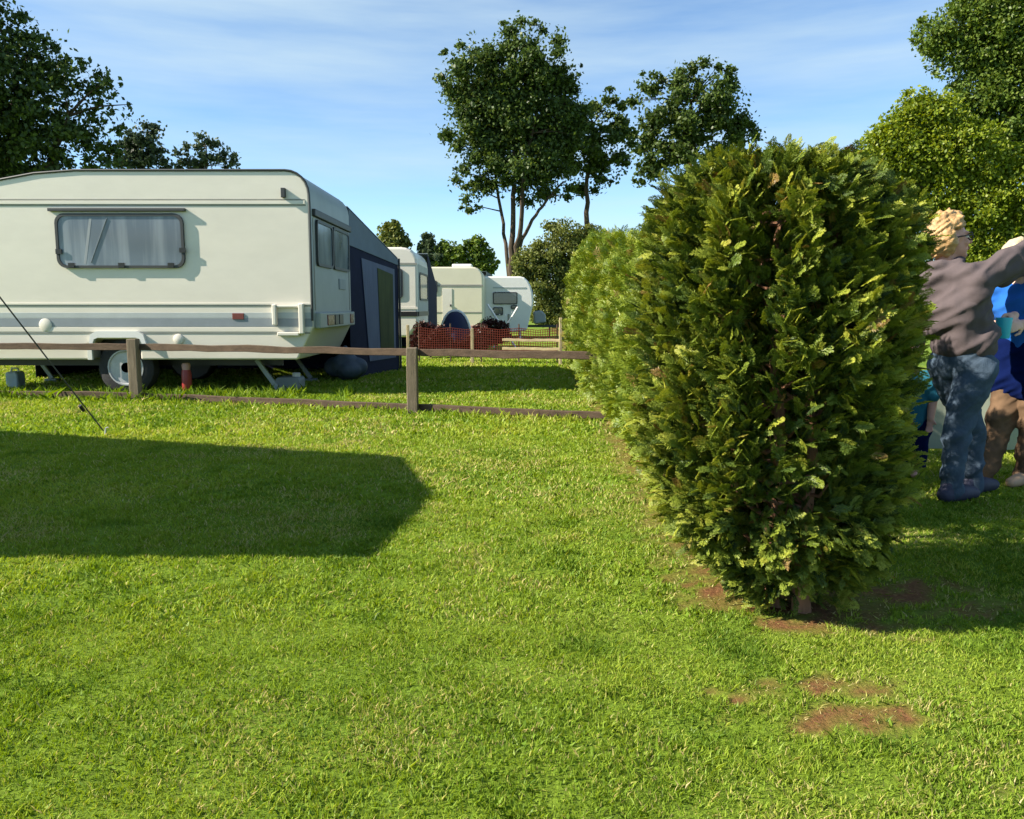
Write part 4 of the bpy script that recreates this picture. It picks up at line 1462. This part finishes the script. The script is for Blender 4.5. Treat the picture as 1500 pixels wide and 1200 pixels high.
# dome tent
dt = 18.6
c0 = Vector((P(668, 500, dt).x, dt, 0))
t = empty('dome_tent', c0)
tag(t, 'navy dome tent with a white seam standing before the cream caravan', 'tent')
hh = P(668, 456, dt).z
rx = (P(692, 470, dt).x - P(645, 470, dt).x) / 2
mb = MB()
nu, nv = 24, 10
vs = []
for j in range(nv + 1):
    f = j / nv * math.pi / 2
    for i in range(nu):
        a = 2 * math.pi * i / nu
        rr = math.cos(f) ** 0.8
        vs.append((rx * rr * math.cos(a), 0.85 * rr * math.sin(a), hh * math.sin(f)))
fs = []
for j in range(nv):
    for i in range(nu):
        i2 = (i + 1) % nu
        fs.append((j * nu + i, j * nu + i2, (j + 1) * nu + i2, (j + 1) * nu + i))
mb.add(vs, fs)
mb.build('flysheet', M['navy_cloth'], t, smooth=True)
mb = MB()
path = []
for k in range(21):
    f = math.pi * (0.06 + 0.88 * k / 20)
    path.append(((rx + 0.02) * math.copysign(abs(math.cos(f)) ** 0.8, math.cos(f)), -0.12, (hh + 0.01) * math.sin(f)))
mb.tube(path, 0.03, 6)
mb.build('seam', M['white'], t, smooth=True)


# windbreaks: cloth between poles
def windbreak(label, pts, h, m, pole=True):
    base = Vector(pts[0])
    t = empty('windbreak', base)
    tag(t, label, 'windbreak')
    mb = MB()
    for a, b_ in zip(pts[:-1], pts[1:]):
        a, b_ = Vector(a) - base, Vector(b_) - base
        k = 8
        sag = [0.05 * math.sin(math.pi * i / k) for i in range(k + 1)]
        nrm = Vector((-(b_ - a).y, (b_ - a).x, 0)).normalized()
        for i in range(k):
            p, q = a.lerp(b_, i / k), a.lerp(b_, (i + 1) / k)
            vs = []
            for pp, sg in ((p, sag[i]), (q, sag[i + 1])):
                for off_ in (0, 0.006):
                    vs += [pp + nrm * (off_ + sg) + Vector((0, 0, 0.03)), pp + nrm * (off_ + sg * 0.6) + Vector((0, 0, h - sg * 0.8))]
            mb.add(vs, [(0, 1, 5, 4), (2, 6, 7, 3), (1, 3, 7, 5), (0, 4, 6, 2)])
    mb.build('screen', m, t)
    for p in pts:
        mb = MB()
        q = Vector(p) - base
        mb.tube([q + Vector((0, -0.02, -0.03)), q + Vector((0, -0.02, h + 0.05))], 0.010, 6)
        mb.build('pole', M['wood'], t)


M['leaf_red'] = leaf_mat('darkred_leaf', [(0.022, 0.014, 0.010), (0.045, 0.018, 0.014), (0.06, 0.020, 0.016), (0.035, 0.04, 0.018)], 0.2, 0.02)
M['leaf_scarlet'] = leaf_mat('red_leaf', [(0.06, 0.012, 0.010), (0.13, 0.016, 0.012), (0.20, 0.025, 0.018), (0.10, 0.05, 0.02)], 0.2, 0.02)
for lab, lob, bx, d, mm, nl in (
        ('low dark red leaved shrub left of the navy dome tent', [(612, 500, 14), (628, 492, 18), (645, 500, 18), (625, 510, 18), (618, 482, 12), (655, 508, 14)], 630, 16.9, 'leaf_red', 9000),
        ('low dark red leaved shrub in front of the navy dome tent and the cream caravan', [(672, 508, 11), (688, 503, 13), (705, 492, 17), (700, 505, 14), (660, 510, 10)], 690, 17.2, 'leaf_red', 7000),
        ('dark red leaved shrub between the cream caravan and the clothes airer', [(718, 480, 15), (733, 484, 14), (726, 494, 14), (740, 492, 10), (712, 490, 12)], 726, 19.6, 'leaf_red', 7000)):
    tree('red_shrub', lab, 'shrub', lob, d, nl, 0.055, M[mm], [([gp(bx, d), P(bx, 500, d), P(bx, 488, d)], 0.02, 0.01)], gp(bx, d), limbs=14, loose=0.4)
# red netting along the far fence
nb = [Vector((P(614, 520, 15.55).x, 15.55, 0)), Vector((P(660, 520, 15.4).x, 15.4, 0)), Vector((P(705, 520, 15.3).x, 15.3, 0)), Vector((P(760, 520, 15.1).x, 15.1, 0)), Vector((P(816, 520, 14.95).x, 14.95, 0))]
t = empty('net_fence', nb[0])
tag(t, 'low dark red mesh netting fence running before the far caravans', 'fence')
mb = MB()
for a, b_ in zip(nb[:-1], nb[1:]):
    p0_, p1_ = a - nb[0], b_ - nb[0]
    hN = 0.46
    for k in range(11):
        z0 = 0.20 + hN * k / 10
        zm = z0 - 0.035 * (k / 10)
        pm_ = p0_.lerp(p1_, 0.5)
        mb.tube([(p0_.x, p0_.y, z0), (pm_.x, pm_.y, zm), (p1_.x, p1_.y, z0)], 0.0055, 4)
    nv_ = max(6, int((p1_ - p0_).length / 0.045))
    for k in range(nv_):
        q = p0_.lerp(p1_, k / nv_)
        dip = 0.035 * math.sin(math.pi * k / nv_)
        mb.tube([(q.x, q.y, 0.20), (q.x, q.y, hN + 0.20 - dip)], 0.0055, 4)
mb.build('netting', mat('red_plastic_mesh', (0.10, 0.022, 0.014), 0.8, spec=0.1), t)
for q in nb:
    mb = MB()
    q = q - nb[0]
    mb.tube([q + Vector((0, 0.02, -0.03)), q + Vector((0, 0.02, 0.74))], 0.014, 6)
    mb.build('stake', M['wood'], t)
# clothes airer
da = 21.0
t = empty('clothes_airer', Vector((P(738, 500, da).x, da, 0)))
tag(t, 'white folding clothes airer with crossed legs before the white caravan', 'clothes airer')
for sy in (-0.3, 0.3):
    mb = MB()
    mb.tube([(-0.42, sy, 1.12), (0.30, sy, 0.02)], 0.022, 8)
    mb.tube([(0.36, sy, 1.05), (-0.25, sy, 0.02)], 0.022, 8)
    mb.build('leg', M['white'], t)
mb = MB()
for k in range(6):
    f = k / 5
    mb.tube([(-0.42 + 0.78 * f, -0.3, 1.12 - 0.07 * f - 0.25 * math.sin(f * math.pi)), (-0.42 + 0.78 * f, 0.3, 1.12 - 0.07 * f - 0.25 * math.sin(f * math.pi))], 0.014, 6)
mb.build('rod', M['white'], t)

# pale canvas screen seen between the legs of the people
windbreak('pale grey green canvas windbreak behind the legs of the people', [(2.72, 5.75, 0), (3.5, 5.7, 0), (4.4, 5.8, 0)], 0.62, M['pale_cloth'])

# ------------------------------------------------------------------ canopy left of the frame, whose guy rope and shade are seen
R1, R2, R3, R4, R5 = Vector((-3.62, 2.65, 2.1)), Vector((-3.90, 3.68, 2.4)), Vector((-3.80, 4.93, 2.1)), Vector((-7.6, 6.2, 2.1)), Vector((-7.6, 2.63, 2.1))
R6 = Vector((-7.4, 4.3, 2.45))
bc = Vector((-3.90, 3.68, 0))
t = empty('canopy', bc)
tag(t, 'tarpaulin canopy left of the photo, its thin dark guy rope pegged into the sunny lawn', 'canopy')
mb = MB()
mb.add([R1, R2, R6, R5, R3, R4], [(0, 1, 2, 3), (1, 4, 5, 2)])
rf = mb.build('roof', M['tarp'], t, off=bc)
so_ = rf.modifiers.new('solid', 'SOLIDIFY')
so_.thickness = 0.008
for p in (R2, R6):
    mb = MB()
    mb.tube([(p.x, p.y, -0.02), (p.x, p.y, p.z + 0.03)], 0.02, 8)
    mb.build('pole', M['steel'], t, off=bc)
anc = G(152, 640)
for p, q in ((R3, anc), (R1, Vector((-3.3, 1.2, 0))), (R4, Vector((-7.9, 7.9, 0))), (R5, Vector((-7.9, 1.2, 0)))):
    mb = MB()
    mb.tube([p, q + Vector((0, 0, 0.05))], 0.0055, 6)
    rp_ = mb.build('guy_rope', M['rope'], t, off=bc)
    mb = MB()
    dr_ = (p - q).normalized()
    k = q + dr_ * 0.33
    mb.tube([k - dr_ * 0.03, k + dr_ * 0.03], 0.014, 8)
    mb.build('tensioner', M['black'], rp_, off=bc)
    mb = MB()
    mb.tube([q + Vector((0, 0, -0.05)), q + Vector((0.01, 0.02, 0.07)), q + Vector((0.03, 0.02, 0.075))], 0.006, 6)
    mb.build('peg', M['steel'], rp_, off=bc)


# ------------------------------------------------------------------ people
def solid(mb, name, m, parent, off, voxel=0.008, smooth=2, wrinkle=0.0, wsc=0.06, seed=0):
    """melt the collected shapes into ONE continuous skin"""
    o = mb.build(name, m, None, off=off)
    r = o.modifiers.new('remesh', 'REMESH')
    r.mode = 'VOXEL'
    r.voxel_size = voxel
    if smooth:
        s = o.modifiers.new('smooth', 'SMOOTH')
        s.iterations = smooth
        s.factor = 0.5
    dg = bpy.context.evaluated_depsgraph_get()
    me = bpy.data.meshes.new_from_object(o.evaluated_get(dg))
    old = o.data
    o.modifiers.clear()
    o.data = me
    bpy.data.meshes.remove(old)
    if wrinkle:
        n = len(me.vertices)
        co = np.zeros(n * 3, dtype=np.float32)
        no = np.zeros(n * 3, dtype=np.float32)
        me.vertices.foreach_get('co', co)
        me.vertices.foreach_get('normal', no)
        co, no = co.reshape(-1, 3), no.reshape(-1, 3)
        q = co[:, 2] * 0.80 - co[:, 0] * 0.62 + 0.2 * co[:, 1]
        al = (co[:, 2] * 0.62 + co[:, 0] * 0.80) * 0.28
        w = 0.45 - np.abs(2 * vnoise(q, al, 1 / wsc, 70 + seed) - 1)
        w += 0.45 * (0.45 - np.abs(2 * vnoise(q + 5, al * 1.6, 2.0 / wsc, 71 + seed) - 1))
        co = co + no * (w * wrinkle)[:, None]
        me.vertices.foreach_set('co', np.ascontiguousarray(co, dtype=np.float32).ravel())
    me.polygons.foreach_set('use_smooth', [True] * len(me.polygons))
    me.update()
    if parent:
        o.parent = parent
    if m and not me.materials:
        me.materials.append(m)
    return o


def frame(f, up=Vector((0, 0, 1))):
    f = Vector(f).normalized()
    r = f.cross(up).normalized()
    u = r.cross(f)
    return Matrix((r, f, u)).transposed()       # columns right, forward, up


def head(mb, c, fr, s):
    """skull, jaw, nose, ears; c is the middle of the head, s its scale"""
    def w(x, y, z):
        return c + fr @ Vector((x, y, z)) * s
    mb.ell(w(0, -0.012, 0.028), (0.074 * s, 0.094 * s, 0.084 * s), fr)
    mb.ell(w(0, 0.022, -0.035), (0.058 * s, 0.064 * s, 0.074 * s), fr)
    mb.ell(w(0, 0.055, -0.085), (0.028 * s, 0.026 * s, 0.022 * s), fr)
    mb.caps(w(0, 0.086, 0.010), 0.010 * s, w(0, 0.104, -0.022), 0.013 * s)
    mb.ell(w(0, 0.078, 0.028), (0.05 * s, 0.014 * s, 0.012 * s), fr)
    for k in (-1, 1):
        mb.ell(w(k * 0.035, 0.062, -0.02), (0.024 * s, 0.02 * s, 0.022 * s), fr)
        mb.ell(w(k * 0.078, -0.006, -0.004), (0.010 * s, 0.020 * s, 0.032 * s), fr)
    mb.ell(w(0, 0.080, -0.052), (0.022 * s, 0.010 * s, 0.009 * s), fr)


def face_bits(root, off, c, fr, s):
    def w(x, y, z):
        return c + fr @ Vector((x, y, z)) * s
    for k in (-1, 1):
        mb = MB()
        mb.ell(w(k * 0.031, 0.074, 0.008), (0.013 * s, 0.010 * s, 0.009 * s), fr, 12, 8)
        e = mb.build('eye', M['eye'], root, off=off, smooth=True)
        mb = MB()
        mb.ell(w(k * 0.031, 0.082, 0.008), (0.006 * s, 0.004 * s, 0.006 * s), fr, 10, 6)
        mb.build('iris', M['black'], e, off=off)
    mb = MB()
    mb.ell(w(0, 0.088, -0.050), (0.021 * s, 0.006 * s, 0.004 * s), fr)
    mb.ell(w(0, 0.086, -0.058), (0.018 * s, 0.007 * s, 0.005 * s), fr)
    mb.build('lips', M['lip'], root, off=off, smooth=True)


def hand(mb, wr, fr, s, side, curl):
    """palm, four fingers, thumb; fr: right/forward(along hand)/up(back of hand)"""
    def w(x, y, z):
        return wr + fr @ Vector((x, y, z)) * s
    mb.ell(w(0, 0.045, 0), (0.038 * s, 0.052 * s, 0.015 * s), fr)
    for k, (x, ln) in enumerate(((-0.028, 0.066), (-0.010, 0.076), (0.010, 0.072), (0.027, 0.056))):
        p = w(x, 0.086, 0)
        a = 0.0
        y, z = 0.086, 0.0
        for j, seg in enumerate((0.45, 0.32, 0.23)):
            a += curl * (0.55 + 0.15 * j)
            y2, z2 = y + ln * seg * math.cos(a), z - ln * seg * math.sin(a)
            x2 = x * (1.06 if j == 0 else 1.0)
            q = w(x2, y2, z2)
            mb.caps(p, (0.0092 - 0.0008 * j) * s, q, (0.0086 - 0.0009 * j) * s, 10)
            p, y, z, x = q, y2, z2, x2
    p = w(side * 0.030, 0.022, -0.004)
    q = w(side * 0.056, 0.052, -0.016)
    t_ = w(side * 0.058, 0.080, -0.030)
    mb.caps(p, 0.013 * s, q, 0.0105 * s, 10)
    mb.caps(q, 0.0102 * s, t_, 0.0085 * s, 10)


def foot(mb, ank, f, s, r=0.04):
    f = Vector(f).normalized()
    hl = Vector((ank.x, ank.y, 0.04 * s)) - f * 0.04 * s
    toe = Vector((ank.x, ank.y, 0.032 * s)) + f * 0.16 * s
    mb.caps(hl, 0.038 * s, Vector((ank.x, ank.y, 0.042 * s)) + f * 0.06 * s, 0.042 * s)
    mb.caps(Vector((ank.x, ank.y, 0.042 * s)) + f * 0.06 * s, 0.042 * s, toe, 0.030 * s)
    mb.caps(hl, 0.036 * s, Vector((ank.x, ank.y, 0.10 * s)), 0.036 * s)


def curls(mb, c, fr, s, n, r0, test, seed, spread=1.06):
    rr = random.Random(seed)
    k = 0
    while k < n:
        v = Vector((rr.gauss(0, 1), rr.gauss(0, 1), rr.gauss(0, 1))).normalized()
        if not test(v):
            continue
        p = c + fr @ Vector((v.x * 0.078, v.y * 0.096 - 0.012, v.z * 0.092 + 0.026)) * s * spread
        q = rr.uniform(0.7, 1.35) * r0
        mb.ell(p, (q, q, q * rr.uniform(0.8, 1.5)), None, 8, 6)
        k += 1


# --- woman with curly blond hair, her arm stretched out to the right
DW = 4.35
pel, che, nck, hd = P(1410, 520, DW), P(1394, 438, DW), P(1386, 392, DW), P(1391, 353, DW)
root0 = Vector((pel.x, DW, 0))
wo_ = empty('person', root0)
tag(wo_, 'person with curly blond hair in a mauve grey sweatshirt and jeans, arm reaching right', 'person')
f = Vector((0.90, 0.42, 0)).normalized()
rt = f.cross(Vector((0, 0, 1)))
shR, shL = nck + rt * 0.165 + Vector((0.005, 0, -0.065)), nck - rt * 0.165 + Vector((0.03, 0, -0.06))
elR, wrR = P(1474, 386, DW - 0.12), P(1545, 348, DW - 0.02)
elL, wrL = P(1468, 402, DW + 0.32), P(1532, 372, DW + 0.34)
hiR, hiL = pel + rt * 0.09 + Vector((0, 0, -0.06)), pel - rt * 0.09 + Vector((0, 0, -0.06))
knR, anR = P(1402, 628, DW - 0.07), P(1394, 712, DW - 0.08)
knL, anL = P(1422, 630, DW + 0.10), P(1424, 708, DW + 0.12)
hf = Vector((0.98, -0.06, 0.16))
HF = frame(hf)
b_ = MB()
head(b_, hd, HF, 1.0)
b_.caps(nck + Vector((0, 0, -0.04)), 0.058, hd + Vector((-0.012, 0, -0.05)), 0.052)
b_.caps(che, 0.105, pel, 0.105)
b_.caps(che + Vector((0, 0, 0.05)), 0.10, nck + Vector((0, 0, -0.06)), 0.07)
for sh, el, wr in ((shR, elR, wrR), (shL, elL, wrL)):
    b_.caps(nck + Vector((0, 0, -0.06)), 0.06, sh, 0.05)
    b_.caps(sh, 0.05, el, 0.040)
    b_.caps(el, 0.042, wr, 0.027)
for hi, kn, an in ((hiR, knR, anR), (hiL, knL, anL)):
    b_.caps(pel, 0.10, hi, 0.085)
    b_.caps(hi, 0.076, kn, 0.044)
    b_.caps(kn, 0.044, an, 0.034)
    foot(b_, an, f, 0.95)
HR = frame((wrR - elR))
hand(b_, wrR, HR, 0.98, -1, 0.25)
HL = frame((wrL - elL))
hand(b_, wrL, HL, 0.98, 1, 0.35)
solid(b_, 'body', M['skin'], wo_, root0, 0.007, 2)
# sweatshirt
b_ = MB()
b_.caps(che + rt * 0.05, 0.150, pel + rt * 0.03 + Vector((0, 0, 0.09)), 0.138)
b_.caps(che - rt * 0.05, 0.150, pel - rt * 0.03 + Vector((0, 0, 0.09)), 0.138)
b_.caps(che + Vector((0, 0, 0.04)), 0.148, nck + Vector((-0.01, 0, -0.075)), 0.105)
b_.caps(pel + Vector((-0.0, 0, 0.10)) + rt * 0.05, 0.132, pel + Vector((0, 0, 0.10)) - rt * 0.05, 0.132)
for sh, el, wr in ((shR, elR, wrR), (shL, elL, wrL)):
    b_.caps(nck + Vector((-0.005, 0, -0.075)), 0.092, sh, 0.085)
    b_.caps(sh, 0.082, el, 0.064)
    b_.caps(el, 0.062, el.lerp(wr, 0.9), 0.045)
b_.caps(shR + Vector((0, 0, -0.06)), 0.075, che + f * 0.06, 0.11)
# collar rolled at the nape
for k in range(12):
    a = 2 * math.pi * k / 12
    a2 = 2 * math.pi * (k + 1) / 12
    cc = nck + Vector((-0.012, 0, 0.012))
    b_.caps(cc + Vector((0.068 * math.cos(a), 0.068 * math.sin(a), 0.015 * math.cos(a))), 0.026, cc + Vector((0.068 * math.cos(a2), 0.068 * math.sin(a2), 0.015 * math.cos(a2))), 0.026, 8)
solid(b_, 'sweatshirt', M['sweat'], wo_, root0, 0.010, 3, wrinkle=0.034, wsc=0.10, seed=1)
b_ = MB()
b_.caps(pel + rt * 0.04 + Vector((0, 0, 0.05)), 0.112, pel + rt * 0.045 + Vector((0, 0, -0.05)), 0.104)
b_.caps(pel - rt * 0.04 + Vector((0, 0, 0.05)), 0.112, pel - rt * 0.045 + Vector((0, 0, -0.05)), 0.104)
for hi, kn, an in ((hiR, knR, anR), (hiL, knL, anL)):
    b_.caps(hi, 0.096, kn, 0.068)
    b_.caps(kn, 0.069, an + Vector((0, 0, -0.02)), 0.058)
solid(b_, 'jeans', M['jeans'], wo_, root0, 0.010, 3, wrinkle=0.020, wsc=0.07, seed=2)
for an in (anR, anL):
    b_ = MB()
    foot(b_, an, f, 1.15)
    solid(b_, 'shoe', M['shoe'], wo_, root0, 0.009, 2)
b_ = MB()
curls(b_, hd, HF, 1.0, 280, 0.019, lambda v: (v.y < -0.02 and v.z > -0.85) or (v.z > 0.45 and v.y < 0.62), 5, 1.16)
solid(b_, 'hair', M['blond'], wo_, root0, 0.007, 1, wrinkle=0.012, wsc=0.02)
face_bits(wo_, root0, hd, HF, 1.0)
b_ = MB()


def hw(x, y, z):
    return hd + HF @ Vector((x, y, z))


for k in (-1, 1):
    b_.tube([hw(k * 0.066, 0.088, 0.012), hw(k * 0.082, 0.05, 0.014), hw(k * 0.090, -0.01, 0.012)], 0.0042, 6)
    b_.tube([hw(k * 0.034 + 0.026 * math.cos(a), 0.098 - 0.006 * abs(math.cos(a)), 0.006 + 0.02 * math.sin(a)) for a in [2 * math.pi * j / 14 for j in range(15)]], 0.0032, 6)
b_.tube([hw(-0.01, 0.104, 0.012), hw(0.01, 0.104, 0.012)], 0.003, 6)
b_.build('glasses', M['black'], wo_, off=root0, smooth=True)

# --- child in blue behind the outstretched arm
DC = 4.78
pel, che, nck, hd = P(1503, 535, DC), P(1500, 450, DC), P(1497, 410, DC), P(1492, 382, DC)
root1 = Vector((pel.x, DC, 0))
ch_ = empty('person', root1)
tag(ch_, 'pale haired person in bright blue top at the right edge, holding a cyan cup', 'person')
f = Vector((-0.86, -0.5, 0)).normalized()
rt = f.cross(Vector((0, 0, 1)))
s_ = 0.90
shR, shL = nck + rt * 0.13 + Vector((0, 0, -0.05)), nck - rt * 0.13 + Vector((0, 0, -0.05))
wrR, wrL = P(1486, 462, DC - 0.20), P(1498, 474, DC - 0.22)
elR, elL = shR + Vector((0.03, 0.02, -0.24)) - f * 0.02 + rt * 0.05, shL + Vector((0.02, 0, -0.24)) - rt * 0.05
hiR, hiL = pel + rt * 0.08 + Vector((0, 0, -0.06)), pel - rt * 0.08 + Vector((0, 0, -0.06))
# rt for a figure facing left-front points away from the camera and to the left
knR, anR = P(1464, 625, DC + 0.02), P(1436, 708, DC - 0.02)
knL, anL = P(1512, 628, DC - 0.06), P(1503, 706, DC - 0.08)
HF = frame((f.x, f.y, -0.10))
b_ = MB()
head(b_, hd, HF, s_)
b_.caps(nck + Vector((0, 0, -0.03)), 0.046, hd + Vector((0.01, 0, -0.045)), 0.044)
b_.caps(che, 0.10, pel, 0.105)
b_.caps(che + Vector((0, 0, 0.04)), 0.10, nck + Vector((0, 0, -0.06)), 0.07)
for sh, el, wr in ((shR, elR, wrR), (shL, elL, wrL)):
    b_.caps(nck + Vector((0, 0, -0.05)), 0.055, sh, 0.05)
    b_.caps(sh, 0.046, el, 0.036)
    b_.caps(el, 0.036, wr, 0.024)
for hi, kn, an in ((hiR, knR, anR), (hiL, knL, anL)):
    b_.caps(pel, 0.10, hi, 0.08)
    b_.caps(hi, 0.078, kn, 0.05)
    b_.caps(kn, 0.048, an, 0.032)
    foot(b_, an, f, 0.85)
cup = P(1470, 480, DC - 0.28)
for wr, sd in ((wrR, 1), (wrL, -1)):
    dr_ = (cup + Vector((0.03 if sd == 1 else 0.04, 0, 0)) - wr)
    hand(b_, wr, frame(dr_, Vector((0.2, -1, 0.3))), 0.85, sd, 0.75)
solid(b_, 'body', M['pale_skin'], ch_, root1, 0.007, 2)
b_ = MB()
b_.caps(che + rt * 0.03, 0.125, pel + rt * 0.02 + Vector((0, 0, 0.14)), 0.122)
b_.caps(che - rt * 0.03, 0.125, pel - rt * 0.02 + Vector((0, 0, 0.14)), 0.122)
b_.caps(che + Vector((0, 0, 0.03)), 0.12, nck + Vector((0, 0, -0.085)), 0.085)
for sh, el in ((shR, elR), (shL, elL)):
    b_.caps(nck + Vector((0, 0, -0.075)), 0.07, sh, 0.066)
    b_.caps(sh, 0.064, sh.lerp(el, 0.62), 0.058)
solid(b_, 'top', M['blue_shirt'], ch_, root1, 0.010, 3, wrinkle=0.02, wsc=0.07, seed=3)
b_ = MB()
b_.caps(pel + rt * 0.05 + Vector((0, 0, 0.11)), 0.132, pel + rt * 0.08 + Vector((0, 0, -0.10)), 0.135)
b_.caps(pel - rt * 0.05 + Vector((0, 0, 0.11)), 0.132, pel - rt * 0.08 + Vector((0, 0, -0.10)), 0.135)
b_.caps(pel + rt * 0.08 + Vector((0, 0, -0.08)), 0.135, pel - rt * 0.08 + Vector((0, 0, -0.08)), 0.135)
solid(b_, 'skirt', M['navy_wear'], ch_, root1, 0.010, 3, wrinkle=0.02, wsc=0.07, seed=4)
b_ = MB()
for hi, kn, an in ((hiR, knR, anR), (hiL, knL, anL)):
    b_.caps(hi, 0.096, kn, 0.076)
    b_.caps(kn, 0.074, an, 0.064)
solid(b_, 'trousers', M['brown_wear'], ch_, root1, 0.010, 3, wrinkle=0.022, wsc=0.06, seed=5)
for an in (anR, anL):
    b_ = MB()
    foot(b_, an, f, 1.02)
    solid(b_, 'shoe', M['tan_shoe'], ch_, root1, 0.009, 2)
b_ = MB()
curls(b_, hd, HF, s_, 150, 0.022, lambda v: v.z > 0.25 or (v.y < 0.1 and v.z > -0.6), 8, 1.03)
solid(b_, 'hair', M['white_hair'], ch_, root1, 0.009, 3)
face_bits(ch_, root1, hd, HF, s_)
t = MB()
t.lathe(cup + Vector((0, 0, -0.06)), (0, 0, 1), [(0.0, 0.030), (0.004, 0.033), (0.11, 0.042), (0.115, 0.042), (0.112, 0.038), (0.01, 0.029)], 20)
cu = t.build('cup', mat('cyan_plastic', (0.03, 0.42, 0.60), 0.35), None, smooth=True)
tag(cu, 'cyan cup held by the pale haired person', 'cup')

# --- small child half hidden behind the right side of the front conifer
DT = 5.0
pel, che, nck, hd = P(1332, 622, DT), P(1332, 576, DT), P(1332, 545, DT), P(1332, 514, DT)
root2 = Vector((pel.x, DT, 0))
to_ = empty('person', root2)
tag(to_, 'small ginger haired person in a cyan top, half hidden by the front conifer', 'person')
f = Vector((-0.55, -0.83, 0)).normalized()
rt = f.cross(Vector((0, 0, 1)))
HF = frame(f)
shR, shL = nck + rt * 0.10 + Vector((0, 0, -0.03)), nck - rt * 0.10 + Vector((0, 0, -0.03))
elR, elL = shR + Vector((0, 0, -0.14)) + rt * 0.04, shL + Vector((0, 0, -0.14)) - rt * 0.04
wrR, wrL = elR + Vector((0, 0, -0.11)) + f * 0.05, elL + Vector((0, 0, -0.11)) + f * 0.05
hiR, hiL = pel + rt * 0.055, pel - rt * 0.055
knR, anR = Vector((hiR.x, hiR.y, 0.21)) + f * 0.02, Vector((hiR.x, hiR.y, 0.06))
knL, anL = Vector((hiL.x, hiL.y, 0.21)) + f * 0.02, Vector((hiL.x, hiL.y, 0.06))
b_ = MB()
head(b_, hd, HF, 0.84)
b_.caps(nck, 0.036, hd + Vector((0, 0, -0.04)), 0.036)
b_.caps(che, 0.085, pel, 0.085)
for sh, el, wr in ((shR, elR, wrR), (shL, elL, wrL)):
    b_.caps(nck + Vector((0, 0, -0.03)), 0.04, sh, 0.038)
    b_.caps(sh, 0.036, el, 0.029)
    b_.caps(el, 0.029, wr, 0.021)
    hand(b_, wr, frame((wr - el), -f), 0.6, 1, 0.35)
for hi, kn, an in ((hiR, knR, anR), (hiL, knL, anL)):
    b_.caps(hi, 0.062, kn, 0.045)
    b_.caps(kn, 0.044, an, 0.032)
    foot(b_, an, f, 0.62)
solid(b_, 'body', M['skin'], to_, root2, 0.007, 2)
b_ = MB()
b_.caps(che, 0.105, pel + Vector((0, 0, 0.03)), 0.108)
b_.caps(che, 0.10, nck + Vector((0, 0, -0.05)), 0.06)
for sh, el in ((shR, elR), (shL, elL)):
    b_.caps(nck + Vector((0, 0, -0.045)), 0.05, sh, 0.05)
    b_.caps(sh, 0.05, sh.lerp(el, 0.8), 0.045)
solid(b_, 'top', M['cyan_shirt'], to_, root2, 0.010, 2, wrinkle=0.012)
b_ = MB()
for hi, kn, an in ((hiR, knR, anR), (hiL, knL, anL)):
    b_.caps(pel, 0.096, hi, 0.078)
    b_.caps(hi, 0.078, kn, 0.06)
    b_.caps(kn, 0.058, an, 0.052)
solid(b_, 'trousers', M['navy_wear'], to_, root2, 0.010, 2, wrinkle=0.012)
b_ = MB()
curls(b_, hd, HF, 0.84, 130, 0.018, lambda v: v.z > 0.3 or (v.y < 0.05 and v.z > -0.5), 12, 1.03)
solid(b_, 'hair', M['ginger'], to_, root2, 0.009, 2)
face_bits(to_, root2, hd, HF, 0.84)
